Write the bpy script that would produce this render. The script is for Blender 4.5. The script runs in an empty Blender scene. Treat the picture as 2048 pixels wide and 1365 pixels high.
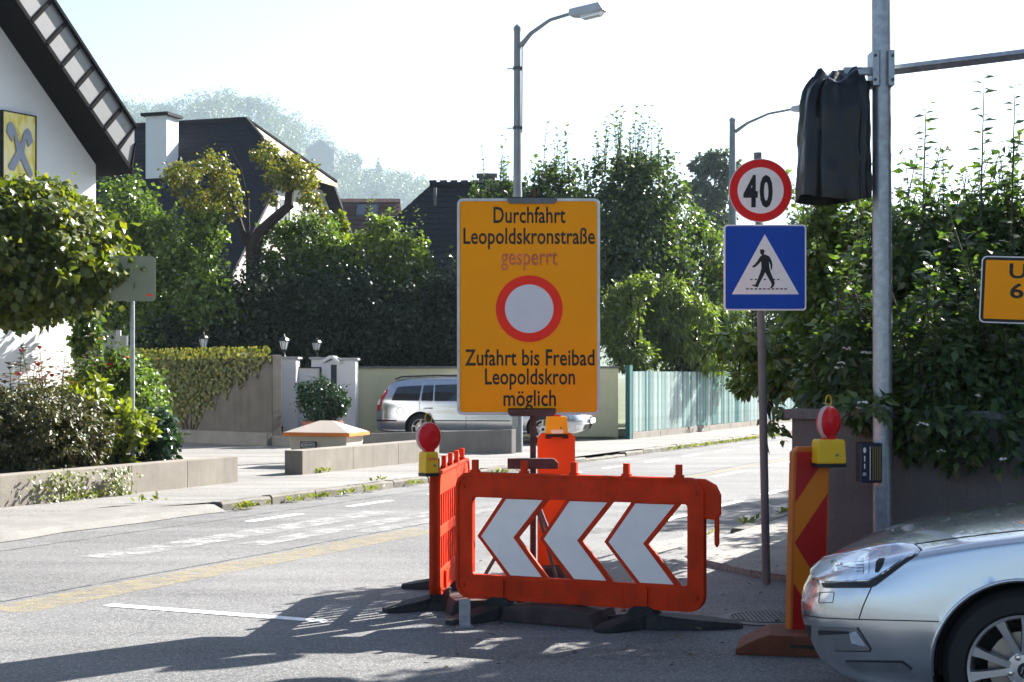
import bpy, bmesh, math, random
import numpy as np
from mathutils import Vector, Matrix
from mathutils.bvhtree import BVHTree
from mathutils import noise as mnoise
from mathutils.geometry import delaunay_2d_cdt
random.seed(7); rng = np.random.default_rng(7)
sc = bpy.context.scene
COL = sc.collection
R = math.radians

# ------------------------------------------------------------------ camera
F, HOR, EYE = 3000.0, 750.0, 1.6          # photo pixels (2048 wide): focal length, horizon row, eye height
cam_d = bpy.data.cameras.new('camera'); cam = bpy.data.objects.new('camera', cam_d); COL.objects.link(cam)
cam.location = (0, 0, EYE); cam.rotation_euler = (R(90), 0, 0)
cam_d.sensor_width = 36; cam_d.lens = F / 2048 * 36; cam_d.shift_y = (HOR - 682.5) / 2048
cam_d.clip_start = .05; cam_d.clip_end = 6000
sc.camera = cam

# ------------------------------------------------------------------ sky, sun, exposure
SUN_AZ, SUN_EL = 48, 33
world = bpy.data.worlds.new('World'); sc.world = world; world.use_nodes = True
wn = world.node_tree
sky = wn.nodes.new('ShaderNodeTexSky'); sky.sky_type = 'NISHITA'; sky.sun_disc = False
sky.sun_elevation = R(SUN_EL); sky.sun_rotation = R(SUN_AZ); sky.air_density = .8; sky.dust_density = 1.3; sky.ozone_density = 1.4
wn.links.new(sky.outputs[0], wn.nodes['Background'].inputs[0]); wn.nodes['Background'].inputs[1].default_value = .05
sun_d = bpy.data.lights.new('sun', 'SUN'); sun = bpy.data.objects.new('sun', sun_d); COL.objects.link(sun)
S = Vector((math.sin(R(SUN_AZ)) * math.cos(R(SUN_EL)), math.cos(R(SUN_AZ)) * math.cos(R(SUN_EL)), math.sin(R(SUN_EL))))
sun.rotation_euler = S.to_track_quat('Z', 'Y').to_euler(); sun.location = (20, 10, 20)
sun_d.energy = 5.0; sun_d.angle = R(.5); sun_d.color = (1, .96, .90)
sc.view_settings.view_transform = 'Standard'; sc.view_settings.look = 'None'
sc.view_settings.exposure = 2.25; sc.view_settings.gamma = 1
sc.cycles.max_bounces = 7; sc.cycles.diffuse_bounces = 3; sc.cycles.glossy_bounces = 3
sc.cycles.transmission_bounces = 4; sc.cycles.transparent_max_bounces = 8; sc.cycles.volume_bounces = 0
sc.cycles.use_denoising = True
sc.cycles.sample_clamp_indirect = 8

# ------------------------------------------------------------------ frames of reference
def pt(px, py, D): return Vector(((px - 1024) / F * D, D, EYE - (py - HOR) / F * D))
def gr(px, py, z=0.0):
    D = F * (EYE - z) / (py - HOR); return Vector(((px - 1024) / F * D, D, z))
U = Vector((.4327, .9015, 0)); N = Vector((.9015, -.4327, 0)); L0 = Vector((-3.46, 17.45, 0))
def W(t, o, z=0.0): return L0 + U * t + N * o + Vector((0, 0, z))     # t along the road, o across it from the left kerb
UANG = math.atan2(U.y, U.x); NANG = math.atan2(N.y, N.x)

# ------------------------------------------------------------------ mesh building
class MB:
    def __init__(s): s.v = []; s.f = []
    def add(s, v, f):
        o = len(s.v); s.v += [tuple(p) for p in v]; s.f += [tuple(i + o for i in q) for q in f]; return s
    def box(s, x0, x1, y0, y1, z0, z1):
        v = [(x, y, z) for x in (x0, x1) for y in (y0, y1) for z in (z0, z1)]
        return s.add(v, [(0, 1, 3, 2), (4, 6, 7, 5), (0, 4, 5, 1), (2, 3, 7, 6), (0, 2, 6, 4), (1, 5, 7, 3)])
    def prism(s, poly, a, b, ax='y'):
        k = len(poly)
        def P(p, h): return {'y': (p[0], h, p[1]), 'z': (p[0], p[1], h), 'x': (h, p[0], p[1])}[ax]
        v = [P(p, a) for p in poly] + [P(p, b) for p in poly]
        f = [tuple(range(k)), tuple(range(2 * k - 1, k - 1, -1))] + [(i, (i + 1) % k, k + (i + 1) % k, k + i) for i in range(k)]
        return s.add(v, f)
    def ring(s, outer, inner, a, b):
        """plate in xz with a hole (same number of points in both loops), thickness a..b along y"""
        k = len(outer)
        v = [(p[0], h, p[1]) for h in (a, b) for lp in (outer, inner) for p in lp]
        f = []
        for i in range(k):
            j = (i + 1) % k
            f += [(i, j, k + j, k + i), (2 * k + i, 3 * k + i, 3 * k + j, 2 * k + j), (i, 2 * k + i, 2 * k + j, j), (k + i, k + j, 3 * k + j, 3 * k + i)]
        return s.add(v, f)
    def tube(s, path, r, n=10, cap=True):
        path = [Vector(p) for p in path]; m = len(path)
        rr = [r] * m if not hasattr(r, '__len__') else r
        v = []; prev = None
        for i, p in enumerate(path):
            t = (path[min(i + 1, m - 1)] - path[max(i - 1, 0)]).normalized()
            a = (prev - t * prev.dot(t)) if prev else (Vector((0, 0, 1)).cross(t) if abs(t.z) < .9 else Vector((1, 0, 0)).cross(t))
            a.normalize(); prev = a; b = t.cross(a)
            v += [p + (a * math.cos(2 * math.pi * k / n) + b * math.sin(2 * math.pi * k / n)) * rr[i] for k in range(n)]
        f = [(i * n + k, i * n + (k + 1) % n, (i + 1) * n + (k + 1) % n, (i + 1) * n + k) for i in range(m - 1) for k in range(n)]
        if cap: f += [tuple(range(n - 1, -1, -1)), tuple((m - 1) * n + k for k in range(n))]
        return s.add(v, f)
    def lathe(s, prof, n=20, c=(0, 0, 0), ax='z'):
        v = []
        for r, h in prof:
            for k in range(n):
                a = 2 * math.pi * k / n; x, y = r * math.cos(a), r * math.sin(a)
                v.append((c[0] + x, c[1] + y, c[2] + h) if ax == 'z' else (c[0] + x, c[1] + h, c[2] + y))
        m = len(prof)
        f = [(i * n + k, i * n + (k + 1) % n, (i + 1) * n + (k + 1) % n, (i + 1) * n + k) for i in range(m - 1) for k in range(n)]
        f += [tuple(range(n - 1, -1, -1)), tuple((m - 1) * n + k for k in range(n))]
        return s.add(v, f)
    def quad(s, *p): return s.add(p, [tuple(range(len(p)))])
    def mesh(s, name, m=None, smooth=False, bevel=0):
        me = bpy.data.meshes.new(name); me.from_pydata(s.v, [], s.f)
        bm = bmesh.new(); bm.from_mesh(me)
        bmesh.ops.remove_doubles(bm, verts=bm.verts, dist=1e-5)
        bmesh.ops.recalc_face_normals(bm, faces=bm.faces)
        if bevel:
            es = [e for e in bm.edges if len(e.link_faces) == 2 and e.calc_face_angle(0) > .5]
            bmesh.ops.bevel(bm, geom=es, offset=bevel, segments=2, affect='EDGES', profile=.7, clamp_overlap=True)
        bm.to_mesh(me); bm.free()
        if m: me.materials.append(m)
        if smooth:
            me.shade_smooth()
            try: me.set_sharp_from_angle(angle=R(smooth if smooth is not True else 40))
            except Exception: pass
        return me
    def build(s, name, m, parent=None, smooth=False, bevel=0, **kw):
        return link(name, s.mesh(name, m, smooth, bevel), parent, **kw)

def link(name, me, parent=None, label=None, cat=None, group=None, kind=None, loc=None, rz=0):
    o = bpy.data.objects.new(name, me); COL.objects.link(o)
    if parent: o.parent = parent
    if loc is not None: o.location = loc
    if rz: o.rotation_euler = (0, 0, rz)
    tag(o, label, cat, group, kind); return o
def tag(o, label=None, cat=None, group=None, kind=None):
    for k, x in (('label', label), ('category', cat), ('group', group), ('kind', kind)):
        if x: o[k] = x
    return o
def thing(name, label, cat, loc=(0, 0, 0), rz=0, group=None):
    return link(name, None, None, label, cat, group, None, loc, rz)
def dup(root, loc=None, rz=None, label=None, parent=None):
    c = root.copy(); COL.objects.link(c); c.parent = parent
    if loc is not None: c.location = loc
    if rz is not None: c.rotation_euler = (0, 0, rz)
    if label: c['label'] = label
    for ch in list(root.children): dup(ch, parent=c)
    return c
def rrect(x0, x1, z0, z1, r, k=5):
    out = []
    for cx, cz, a0 in ((x1 - r, z1 - r, 0), (x0 + r, z1 - r, 90), (x0 + r, z0 + r, 180), (x1 - r, z0 + r, 270)):
        for i in range(k + 1):
            a = R(a0 + 90 * i / k); out.append((cx + r * math.cos(a), cz + r * math.sin(a)))
    return out
def circ(cx, cz, r, n=40, rz=None): return [(cx + r * math.cos(2 * math.pi * i / n), cz + (rz or r) * math.sin(2 * math.pi * i / n)) for i in range(n)]

# ------------------------------------------------------------------ materials
MATS = {}
def nodes(name):
    m = bpy.data.materials.new(name); m.use_nodes = True; nt = m.node_tree
    return m, nt, nt.nodes['Principled BSDF']
def nd(nt, t, **kw):
    n = nt.nodes.new(t)
    for k, x in kw.items():
        if k in n.inputs: n.inputs[k].default_value = x
        else: setattr(n, k, x)
    return n
def coords(nt, scale=(1, 1, 1), out='Object'):
    tc = nd(nt, 'ShaderNodeTexCoord'); mp = nd(nt, 'ShaderNodeMapping'); mp.inputs['Scale'].default_value = scale
    nt.links.new(tc.outputs[out], mp.inputs[0]); return mp.outputs[0]
def ramp(nt, src, stops, lin=True):
    r = nd(nt, 'ShaderNodeValToRGB'); e = r.color_ramp.elements
    e[0].position, e[0].color = stops[0][0], (*stops[0][1], 1)
    e[1].position, e[1].color = stops[-1][0], (*stops[-1][1], 1)
    for p, c in stops[1:-1]:
        x = e.new(p); x.color = (*c, 1)
    nt.links.new(src, r.inputs[0]); return r.outputs[0]
def mixc(nt, a, b, fac, mode='MIX'):
    m = nd(nt, 'ShaderNodeMix', data_type='RGBA', blend_type=mode)
    for i, x in ((0, fac), (6, a), (7, b)):
        if hasattr(x, 'is_linked') or hasattr(x, 'links'): nt.links.new(x, m.inputs[i])
        elif i == 0: m.inputs[0].default_value = x
        else: m.inputs[i].default_value = (*x, 1)
    return m.outputs[2]
def M(name, col, rough=.6, metal=0, var=.12, vs=3., bump=0, bs=60., stretch=(1, 1, 1), spec=.3, coat=0, dirt=0, dirtcol=(.05, .045, .04), ds=2.):
    if name in MATS: return MATS[name]
    m, nt, b = nodes(name); MATS[name] = m
    c = coords(nt, stretch)
    nz = nd(nt, 'ShaderNodeTexNoise', Scale=vs, Detail=6., Roughness=.6); nt.links.new(c, nz.inputs['Vector'])
    lo = tuple(x * (1 - var) for x in col); hi = tuple(min(1, x * (1 + var)) for x in col)
    cc = ramp(nt, nz.outputs[0], [(.3, lo), (.7, hi)])
    if dirt:
        n2 = nd(nt, 'ShaderNodeTexNoise', Scale=ds, Detail=8., Roughness=.7); nt.links.new(c, n2.inputs['Vector'])
        k = ramp(nt, n2.outputs[0], [(.48, (0, 0, 0)), (.75, (dirt,) * 3)])
        cc = mixc(nt, cc, dirtcol, k)
    nt.links.new(cc, b.inputs['Base Color'])
    b.inputs['Roughness'].default_value = rough; b.inputs['Metallic'].default_value = metal
    b.inputs['Specular IOR Level'].default_value = spec; b.inputs['Coat Weight'].default_value = coat
    if bump:
        n3 = nd(nt, 'ShaderNodeTexNoise', Scale=bs, Detail=4.); nt.links.new(c, n3.inputs['Vector'])
        bp = nd(nt, 'ShaderNodeBump', Strength=bump, Distance=.01); nt.links.new(n3.outputs[0], bp.inputs['Height'])
        nt.links.new(bp.outputs[0], b.inputs['Normal'])
    return m
def trans_mat(name, col, tw=.5, rough=.45, var=.15, vs=6.):
    """thin plastic that lets light through"""
    m = M(name, col, rough, var=var, vs=vs); nt = m.node_tree; b = nt.nodes['Principled BSDF']
    out = nt.nodes['Material Output']; t = nd(nt, 'ShaderNodeBsdfTranslucent'); t.inputs[0].default_value = (*col, 1)
    mx = nd(nt, 'ShaderNodeMixShader'); mx.inputs[0].default_value = tw
    nt.links.new(b.outputs[0], mx.inputs[1]); nt.links.new(t.outputs[0], mx.inputs[2]); nt.links.new(mx.outputs[0], out.inputs[0])
    return m
def leaf_mat(name, cols, tw=.35, rough=.38, tcol=None, spec=.5):
    m, nt, b = nodes(name)
    at = nd(nt, 'ShaderNodeAttribute', attribute_name='rnd')
    k = len(cols); cc = ramp(nt, at.outputs['Fac'], [(i / max(1, k - 1), c) for i, c in enumerate(cols)])
    nt.links.new(cc, b.inputs['Base Color']); b.inputs['Roughness'].default_value = rough; b.inputs['Specular IOR Level'].default_value = spec
    t = nd(nt, 'ShaderNodeBsdfTranslucent')
    tc = mixc(nt, cc, tcol or (1.5, 1.6, .5), 1.0, 'MULTIPLY'); nt.links.new(tc, t.inputs[0])
    mx = nd(nt, 'ShaderNodeMixShader'); mx.inputs[0].default_value = tw
    nt.links.new(b.outputs[0], mx.inputs[1]); nt.links.new(t.outputs[0], mx.inputs[2]); nt.links.new(mx.outputs[0], nt.nodes['Material Output'].inputs[0])
    MATS[name] = m; return m

def asphalt(name, lo, mid, hi, sp=(.34, .33, .31), bump=.5):
    m, nt, b = nodes(name); c = coords(nt)
    big = nd(nt, 'ShaderNodeTexNoise', Scale=.42, Detail=7., Roughness=.62); nt.links.new(c, big.inputs['Vector'])
    base = ramp(nt, big.outputs[0], [(.3, lo), (.5, mid), (.72, hi)])
    lane = nd(nt, 'ShaderNodeTexNoise', Scale=1., Detail=4.)
    mp = nd(nt, 'ShaderNodeMapping'); mp.inputs['Rotation'].default_value = (0, 0, -UANG); mp.inputs['Scale'].default_value = (.12, 1.6, 1)
    tc = nd(nt, 'ShaderNodeTexCoord'); nt.links.new(tc.outputs['Object'], mp.inputs[0]); nt.links.new(mp.outputs[0], lane.inputs['Vector'])
    lf = ramp(nt, lane.outputs[0], [(.35, (.66,) * 3), (.65, (1.2,) * 3)])
    base = mixc(nt, base, lf, 1.0, 'MULTIPLY')
    v = nd(nt, 'ShaderNodeTexVoronoi', Scale=95.); nt.links.new(c, v.inputs['Vector'])
    bw = nd(nt, 'ShaderNodeSeparateColor'); nt.links.new(v.outputs['Color'], bw.inputs[0])
    k = ramp(nt, bw.outputs[0], [(.55, (0, 0, 0)), (.95, (.5,) * 3)])
    base = mixc(nt, base, sp, k)
    k2 = ramp(nt, bw.outputs[1], [(.6, (0, 0, 0)), (1, (.42,) * 3)])
    base = mixc(nt, base, (.03, .03, .032), k2)
    cr = nd(nt, 'ShaderNodeTexVoronoi', Scale=.5, feature='DISTANCE_TO_EDGE')
    wob = nd(nt, 'ShaderNodeTexNoise', Scale=2.5, Detail=5.); nt.links.new(c, wob.inputs['Vector'])
    wv = nd(nt, 'ShaderNodeVectorMath', operation='MULTIPLY_ADD'); wv.inputs[1].default_value = (.5, .5, 0); nt.links.new(wob.outputs['Color'], wv.inputs[0]); nt.links.new(c, wv.inputs[2])
    nt.links.new(wv.outputs[0], cr.inputs['Vector'])
    ck = ramp(nt, cr.outputs['Distance'], [(.0, (.28,) * 3), (.005, (0, 0, 0))])
    base = mixc(nt, base, (.02, .02, .02), ck)
    nt.links.new(base, b.inputs['Base Color']); b.inputs['Roughness'].default_value = .78; b.inputs['Specular IOR Level'].default_value = .42
    bn = nd(nt, 'ShaderNodeTexNoise', Scale=120., Detail=3.); nt.links.new(c, bn.inputs['Vector'])
    bp = nd(nt, 'ShaderNodeBump', Strength=bump, Distance=.012); nt.links.new(bn.outputs[0], bp.inputs['Height']); nt.links.new(bp.outputs[0], b.inputs['Normal'])
    MATS[name] = m; return m
def paint(name, col, wear=.5, scale=9., top=1.0):
    """worn road paint: the sheet is missing where the paint has gone"""
    m, nt, b = nodes(name); c = coords(nt)
    nz = nd(nt, 'ShaderNodeTexNoise', Scale=scale, Detail=9., Roughness=.75); nt.links.new(c, nz.inputs['Vector'])
    k = ramp(nt, nz.outputs[0], [(wear - .12, (0, 0, 0)), (wear + .12, (top, top, top))])
    b.inputs['Base Color'].default_value = (*col, 1); b.inputs['Roughness'].default_value = .65
    sp = nd(nt, 'ShaderNodeSeparateColor'); nt.links.new(k, sp.inputs[0]); nt.links.new(sp.outputs[0], b.inputs['Alpha'])
    MATS[name] = m; return m
def concrete(name, col, streak=.35, rough=.85, dark=(.10, .09, .08)):
    m, nt, b = nodes(name); c = coords(nt)
    nz = nd(nt, 'ShaderNodeTexNoise', Scale=2.2, Detail=8., Roughness=.65); nt.links.new(c, nz.inputs['Vector'])
    base = ramp(nt, nz.outputs[0], [(.3, tuple(x * .78 for x in col)), (.7, tuple(x * 1.15 for x in col))])
    c2 = coords(nt, (9, 9, .7)); n2 = nd(nt, 'ShaderNodeTexNoise', Scale=1., Detail=7., Roughness=.7); nt.links.new(c2, n2.inputs['Vector'])
    k = ramp(nt, n2.outputs[0], [(.5, (0, 0, 0)), (.8, (streak,) * 3)]); base = mixc(nt, base, dark, k)
    n4 = nd(nt, 'ShaderNodeTexNoise', Scale=70., Detail=3.); nt.links.new(c, n4.inputs['Vector'])
    f = ramp(nt, n4.outputs[0], [(.3, (.8,) * 3), (.7, (1.15,) * 3)]); base = mixc(nt, base, f, 1.0, 'MULTIPLY')
    nt.links.new(base, b.inputs['Base Color']); b.inputs['Roughness'].default_value = rough; b.inputs['Specular IOR Level'].default_value = .3
    bp = nd(nt, 'ShaderNodeBump', Strength=.35, Distance=.01); nt.links.new(n4.outputs[0], bp.inputs['Height']); nt.links.new(bp.outputs[0], b.inputs['Normal'])
    MATS[name] = m; return m
def glass(name, col=(.02, .025, .03), rough=.04):
    m = M(name, col, rough, var=.02, spec=.9); return m

asphalt('asphalt', (.083, .083, .086), (.114, .114, .114), (.145, .143, .14))
asphalt('pavement_asphalt', (.13, .124, .116), (.158, .152, .142), (.19, .181, .169), sp=(.4, .38, .35), bump=.3)
M('earth', (.07, .055, .04), .95, var=.35, vs=8, bump=.6, bs=30)
M('grass_ground', (.07, .085, .035), .95, var=.4, vs=.4, bump=.5, bs=12)
concrete('concrete', (.20, .18, .152), .7); concrete('concrete_grey', (.15, .145, .135), .5); concrete('granite', (.135, .125, .108), .7, dark=(.12, .11, .09))
concrete('wall_concrete', (.085, .077, .068), .7, dark=(.03, .028, .025)); concrete('garden_wall', (.135, .125, .112), .85, dark=(.10, .09, .10))
M('white_plaster', (.70, .70, .70), .85, var=.03, vs=2, bump=.15, bs=90)
M('gate_plaster', (.60, .60, .61), .85, var=.04, vs=2, dirt=.25, dirtcol=(.35, .34, .33))
M('yellow_plaster', (.62, .58, .36), .9, var=.06, vs=1.2, dirt=.25, dirtcol=(.35, .33, .24))
M('steel', (.13, .135, .135), .55, .1, var=.16, vs=9, stretch=(1, 1, .35), dirt=.3, dirtcol=(.18, .18, .17))
M('dark_steel', (.07, .075, .08), .5, .5, var=.2, vs=12)
M('galvanised', (.33, .345, .36), .4, .7, var=.22, vs=22, dirt=.25, dirtcol=(.2, .2, .2), ds=6)
M('lamp_grey', (.20, .215, .22), .5, .35, var=.12, vs=6)
M('rust_steel', (.10, .055, .045), .75, .3, var=.3, vs=14, bump=.3)
M('black_rubber', (.022, .021, .021), .75, var=.35, vs=9, bump=.3, bs=40, dirt=.35, dirtcol=(.09, .08, .075), ds=5)
M('tyre', (.018, .018, .019), .8, var=.2, vs=20)
M('black', (.012, .012, .013), .5, var=.1); M('black_print', (.012, .011, .011), .5, var=.2, vs=30)
M('white_print', (.80, .78, .76), .5, var=.04, vs=20, dirt=.25, dirtcol=(.5, .48, .46), ds=12)
M('sheet_white', (.88, .78, .71), .45, var=.06, vs=14, dirt=.3, dirtcol=(.48, .45, .43), ds=7)
M('sign_orange', (1.0, .33, .0), .5, spec=.12, var=.04, vs=3, dirt=.15, dirtcol=(.55, .26, .03), ds=4)
M('sign_red', (.66, .012, .012), .45, spec=.15, var=.08, vs=8)
M('bright_red', (.88, .03, .012), .45, spec=.15, var=.08, vs=8)
M('faded_red', (.62, .13, .045), .55, var=.45, vs=9)
M('sign_blue', (.006, .06, .40), .45, spec=.15, var=.06, vs=4)

# ------------------------------------------------------------------ foliage tools
def leaf_mesh(name, m, P, A, T, ln, wd, big=False, fold=.25):
    """P points, A normals, T tip directions: one folded leaf each (numpy, n x 3)"""
    n = len(P); P = np.asarray(P, float); A = np.asarray(A, float); T = np.asarray(T, float)
    T = T - A * (T * A).sum(1, keepdims=True) * .7; T /= np.linalg.norm(T, axis=1, keepdims=True) + 1e-9
    B = np.cross(A, T); B /= np.linalg.norm(B, axis=1, keepdims=True) + 1e-9; A2 = np.cross(T, B)
    sz = rng.uniform(.45, 1.3, (n, 1)); l = ln * sz; w = wd * sz
    if big:
        V = np.stack([P, P + T * l * .38 + B * w + A2 * w * fold, P + T * l * .42, P + T * l * .38 - B * w + A2 * w * fold, P + T * l - A2 * l * .18], 1)
        tri = np.array([[0, 2, 1], [0, 3, 2], [1, 2, 4], [2, 3, 4]])
    else:
        V = np.stack([P, P + T * l * .45 + B * w + A2 * w * fold, P + T * l, P + T * l * .45 - B * w + A2 * w * fold], 1)
        tri = np.array([[0, 2, 1], [0, 3, 2]])
    k = V.shape[1]; nt_ = len(tri)
    idx = (np.arange(n)[:, None, None] * k + tri[None]).reshape(-1)
    me = bpy.data.meshes.new(name)
    me.vertices.add(n * k); me.vertices.foreach_set('co', V.reshape(-1).astype(np.float32))
    me.loops.add(len(idx)); me.loops.foreach_set('vertex_index', idx.astype(np.int32))
    me.polygons.add(n * nt_); me.polygons.foreach_set('loop_start', np.arange(0, len(idx), 3, dtype=np.int32))
    at = me.attributes.new('rnd', 'FLOAT', 'FACE')
    at.data.foreach_set('value', np.repeat(rng.random(n), nt_).astype(np.float32))
    me.update(); me.validate(); me.materials.append(MATS[m] if isinstance(m, str) else m)
    return me
def unit(a): return a / (np.linalg.norm(a, axis=1, keepdims=True) + 1e-9)
def crown_points(blobs, n, clumps=60, sig=.18, shell=.55):
    """leaf positions and outward directions in a set of ellipsoids (cx,cy,cz,rx,ry,rz), gathered in uneven clumps"""
    vol = np.array([(b[3] * b[4] * b[5]) ** .75 for b in blobs]); cnt = np.maximum(1, (n * vol / vol.sum()).astype(int))
    Ps, Os = [], []
    for b, c in zip(blobs, cnt):
        r = np.array(b[3:6]); ctr = np.array(b[:3]); m = max(6, int(clumps * c / n) + 4)
        d = unit(rng.normal(size=(m, 3))); rad = shell + (1.02 - shell) * rng.random((m, 1)) ** .6
        cc = d * rad * rng.uniform(.86, 1.1, (m, 1))
        wgt = rng.uniform(.4, 1.6, m); pick = rng.choice(m, c, p=wgt / wgt.sum())
        q = cc[pick] + rng.normal(size=(c, 3)) * sig * rng.uniform(.6, 1.3, (m, 1))[pick]
        Ps.append(ctr + q * r); Os.append(unit(q + rng.normal(size=(c, 3)) * .25))
    return np.concatenate(Ps), np.concatenate(Os)
def leafy(name, m, blobs, n, ln, wd, parent=None, clumps=60, sig=.18, shell=.55, droop=.5, big=False, up=.35, **kw):
    P, O = crown_points(blobs, n, clumps, sig, shell)
    A = unit(O * .6 + np.array([0, 0, up]) + rng.normal(size=P.shape) * .55)
    T = unit(O * .7 + rng.normal(size=P.shape) * .6 + np.array([0, 0, -droop]))
    return link(name, leaf_mesh(name, m, P, A, T, ln, wd, big), parent, **kw)
def shoot_leaves(bases, tops, per, spread):
    """leaves set alternately along thin upright shoots"""
    P, A, T = [], [], []
    for b, t in zip(bases, tops):
        b = np.array(b); t = np.array(t)
        for i in range(per):
            f = (i + .5) / per; a = i * 2.4 + rng.random() * .5
            d = np.array([math.cos(a), math.sin(a), .35 - .5 * rng.random()])
            P.append(b + (t - b) * f + d * .02); T.append(d * (1.1 - .5 * f) * spread + np.array([0, 0, .25])); A.append(np.array([-d[0] * .4, -d[1] * .4, 1.]))
    return np.array(P), unit(np.array(A)), unit(np.array(T))
def branchy(mb, base, tips, r0, wig=.12, n=7):
    base = Vector(base)
    for t in tips:
        t = Vector(t); mid = base.lerp(t, .5) + Vector((random.uniform(-1, 1), random.uniform(-1, 1), random.uniform(-.3, .6))) * wig * (t - base).length
        pts = [(base * (1 - f) + mid * f) * (1 - f) + (mid * (1 - f) + t * f) * f for f in [i / 6 for i in range(7)]]
        mb.tube(pts, [r0 * (1 - .85 * i / 6) for i in range(7)], n)
    return mb
GREENS = {
 'maple': leaf_mat('maple_leaf', [(.035, .055, .012), (.06, .09, .015), (.095, .12, .02), (.12, .13, .02)], .42, .36, (1.8, 1.75, .3)),
 'shrub': leaf_mat('shrub_leaf', [(.04, .075, .018), (.07, .115, .024), (.10, .15, .03), (.13, .18, .04)], .4, .26, None, .65),
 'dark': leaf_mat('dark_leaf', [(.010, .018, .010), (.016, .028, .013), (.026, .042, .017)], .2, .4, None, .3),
 'apple': leaf_mat('apple_leaf', [(.06, .085, .02), (.09, .12, .025), (.13, .14, .03), (.15, .11, .025)], .4, .38, (1.7, 1.6, .4)),
 'lime': leaf_mat('lime_leaf', [(.09, .13, .02), (.13, .17, .025), (.19, .21, .03)], .42, .38, (1.6, 1.6, .3)),
 'bamboo': leaf_mat('bamboo_leaf', [(.07, .11, .025), (.11, .16, .03), (.16, .20, .04)], .38, .32),
 'tall': leaf_mat('tall_leaf', [(.028, .052, .02), (.042, .073, .025), (.068, .10, .03), (.10, .14, .035)], .36, .28, None, .6),
 'privet': leaf_mat('privet_leaf', [(.025, .05, .02), (.042, .078, .027), (.068, .115, .034), (.11, .16, .042)], .4, .36),
 'yew': leaf_mat('yew_leaf', [(.028, .04, .014), (.05, .06, .018), (.075, .075, .022), (.10, .085, .03)], .25, .5, (1.4, 1.3, .6)),
 'glossy': leaf_mat('glossy_leaf', [(.012, .03, .012), (.02, .05, .02), (.03, .065, .025)], .2, .2),
 'ivy': leaf_mat('ivy_leaf', [(.05, .075, .015), (.09, .11, .02), (.13, .14, .025), (.14, .11, .02)], .4, .45, (1.6, 1.5, .4)),
 'rose': leaf_mat('rose_leaf', [(.05, .08, .025), (.08, .10, .03), (.14, .08, .03), (.22, .06, .03)], .35, .35, (1.5, 1.4, .5)),
 'red': leaf_mat('red_leaf', [(.10, .02, .015), (.16, .035, .02), (.09, .04, .02)], .35, .4, (1.8, .7, .5)),
 'far': leaf_mat('far_leaf', [(.03, .05, .025), (.05, .075, .03), (.07, .09, .035)], .3, .5),
 'weed': leaf_mat('weed_leaf', [(.09, .12, .02), (.14, .17, .03), (.18, .18, .05)], .4, .45, (1.5, 1.5, .4)),
}
M('bark', (.05, .038, .03), .9, var=.3, vs=10, bump=.8, bs=25); M('dark_bark', (.018, .014, .012), .9, var=.3, vs=10, bump=.8, bs=25)
M('green_stem', (.07, .075, .03), .7, var=.2)

# ------------------------------------------------------------------ ground, road, pavements
g = MB(); g.quad((-2500, -300, -.05), (2500, -300, -.05), (2500, 3500, -.05), (-2500, 3500, -.05)); g.build('ground', MATS['grass_ground'], kind='structure')
rd = MB(); rd.quad((-30, -12, 0), (60, -12, 0), (60, 9.5, 0), W(80, 6.6), W(80, -.3), W(-30, -.3)); rd.build('road', MATS['asphalt'], kind='structure')

# left pavement with its kerb stones and the lowered crossing in front of the driveway
PZ = .10
pv = MB(); pv.quad(W(-30, -.85, PZ), W(-.75, -.85, PZ), W(.15, -.16, PZ), W(80, -.16, PZ), W(80, -16, PZ), W(-30, -16, PZ))
pavement = pv.build('pavement', MATS['pavement_asphalt'], kind='structure')
ap = MB(); NA = 34
rows = []
for i in range(NA + 1):
    t = -22 + 22.1 * i / NA; e = .05 * math.sin(t * 3.1) + .03 * math.sin(t * 7.7)
    end = max(0, (t + .8) / .9)
    rows.append([W(t, -.848 + .70 * end, PZ + .003), W(t, -.45, PZ - .012 + .01 * end), W(t, -.08, .06 + .02 * end), W(t, .06 + e, .006)])
for a, b in zip(rows, rows[1:]):
    for k in range(3): ap.quad(a[k], b[k], b[k + 1], a[k + 1])
concrete('ramp_concrete', (.175, .168, .155), .5); ap.build('kerb_ramp', MATS['ramp_concrete'], pavement)
seam_ = MB()
for o_, t0_, t1_ in ((2.86, -14, 30), (.62, -9, 24)):
    pr2 = None
    for i in range(45):
        t_ = t0_ + (t1_ - t0_) * i / 44; e_ = .012 * math.sin(i * 1.9) + .01 * math.sin(i * .7); c2 = (W(t_, o_ + e_ - .012, .0035), W(t_, o_ + e_ + .012, .0035))
        if pr2: seam_.quad(pr2[0], c2[0], c2[1], pr2[1])
        pr2 = c2
paint('tar', (.03, .03, .031), .44, 5., .8); seam_.build('tar_seam', MATS['tar'], kind='structure')
ks = None
def kerb_variants():
    out = []
    for k in range(4):
        m = MB(); nx = 6; pr = [(-.075, -.2), (-.075, 0), (.06, .004), (.078, -.02), (.085, -.11), (.085, -.2)]
        for i in range(nx + 1):
            x = .487 * (2 * i / nx - 1)
            m.v += [(x, p[0] + (random.uniform(-.01, .01) if j in (3, 4) else 0), p[1] + (random.uniform(-.008, .008) if 0 < j < 4 else 0)) for j, p in enumerate(pr)]
        q = len(pr); m.f += [(i * q + j, i * q + (j + 1) % q, (i + 1) * q + (j + 1) % q, (i + 1) * q + j) for i in range(nx) for j in range(q)]
        m.f += [tuple(range(q)), tuple(nx * q + j for j in range(q))]
        out.append(m.mesh('kerb_stone', MATS['granite']))
    return out
KV = kerb_variants()
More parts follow.
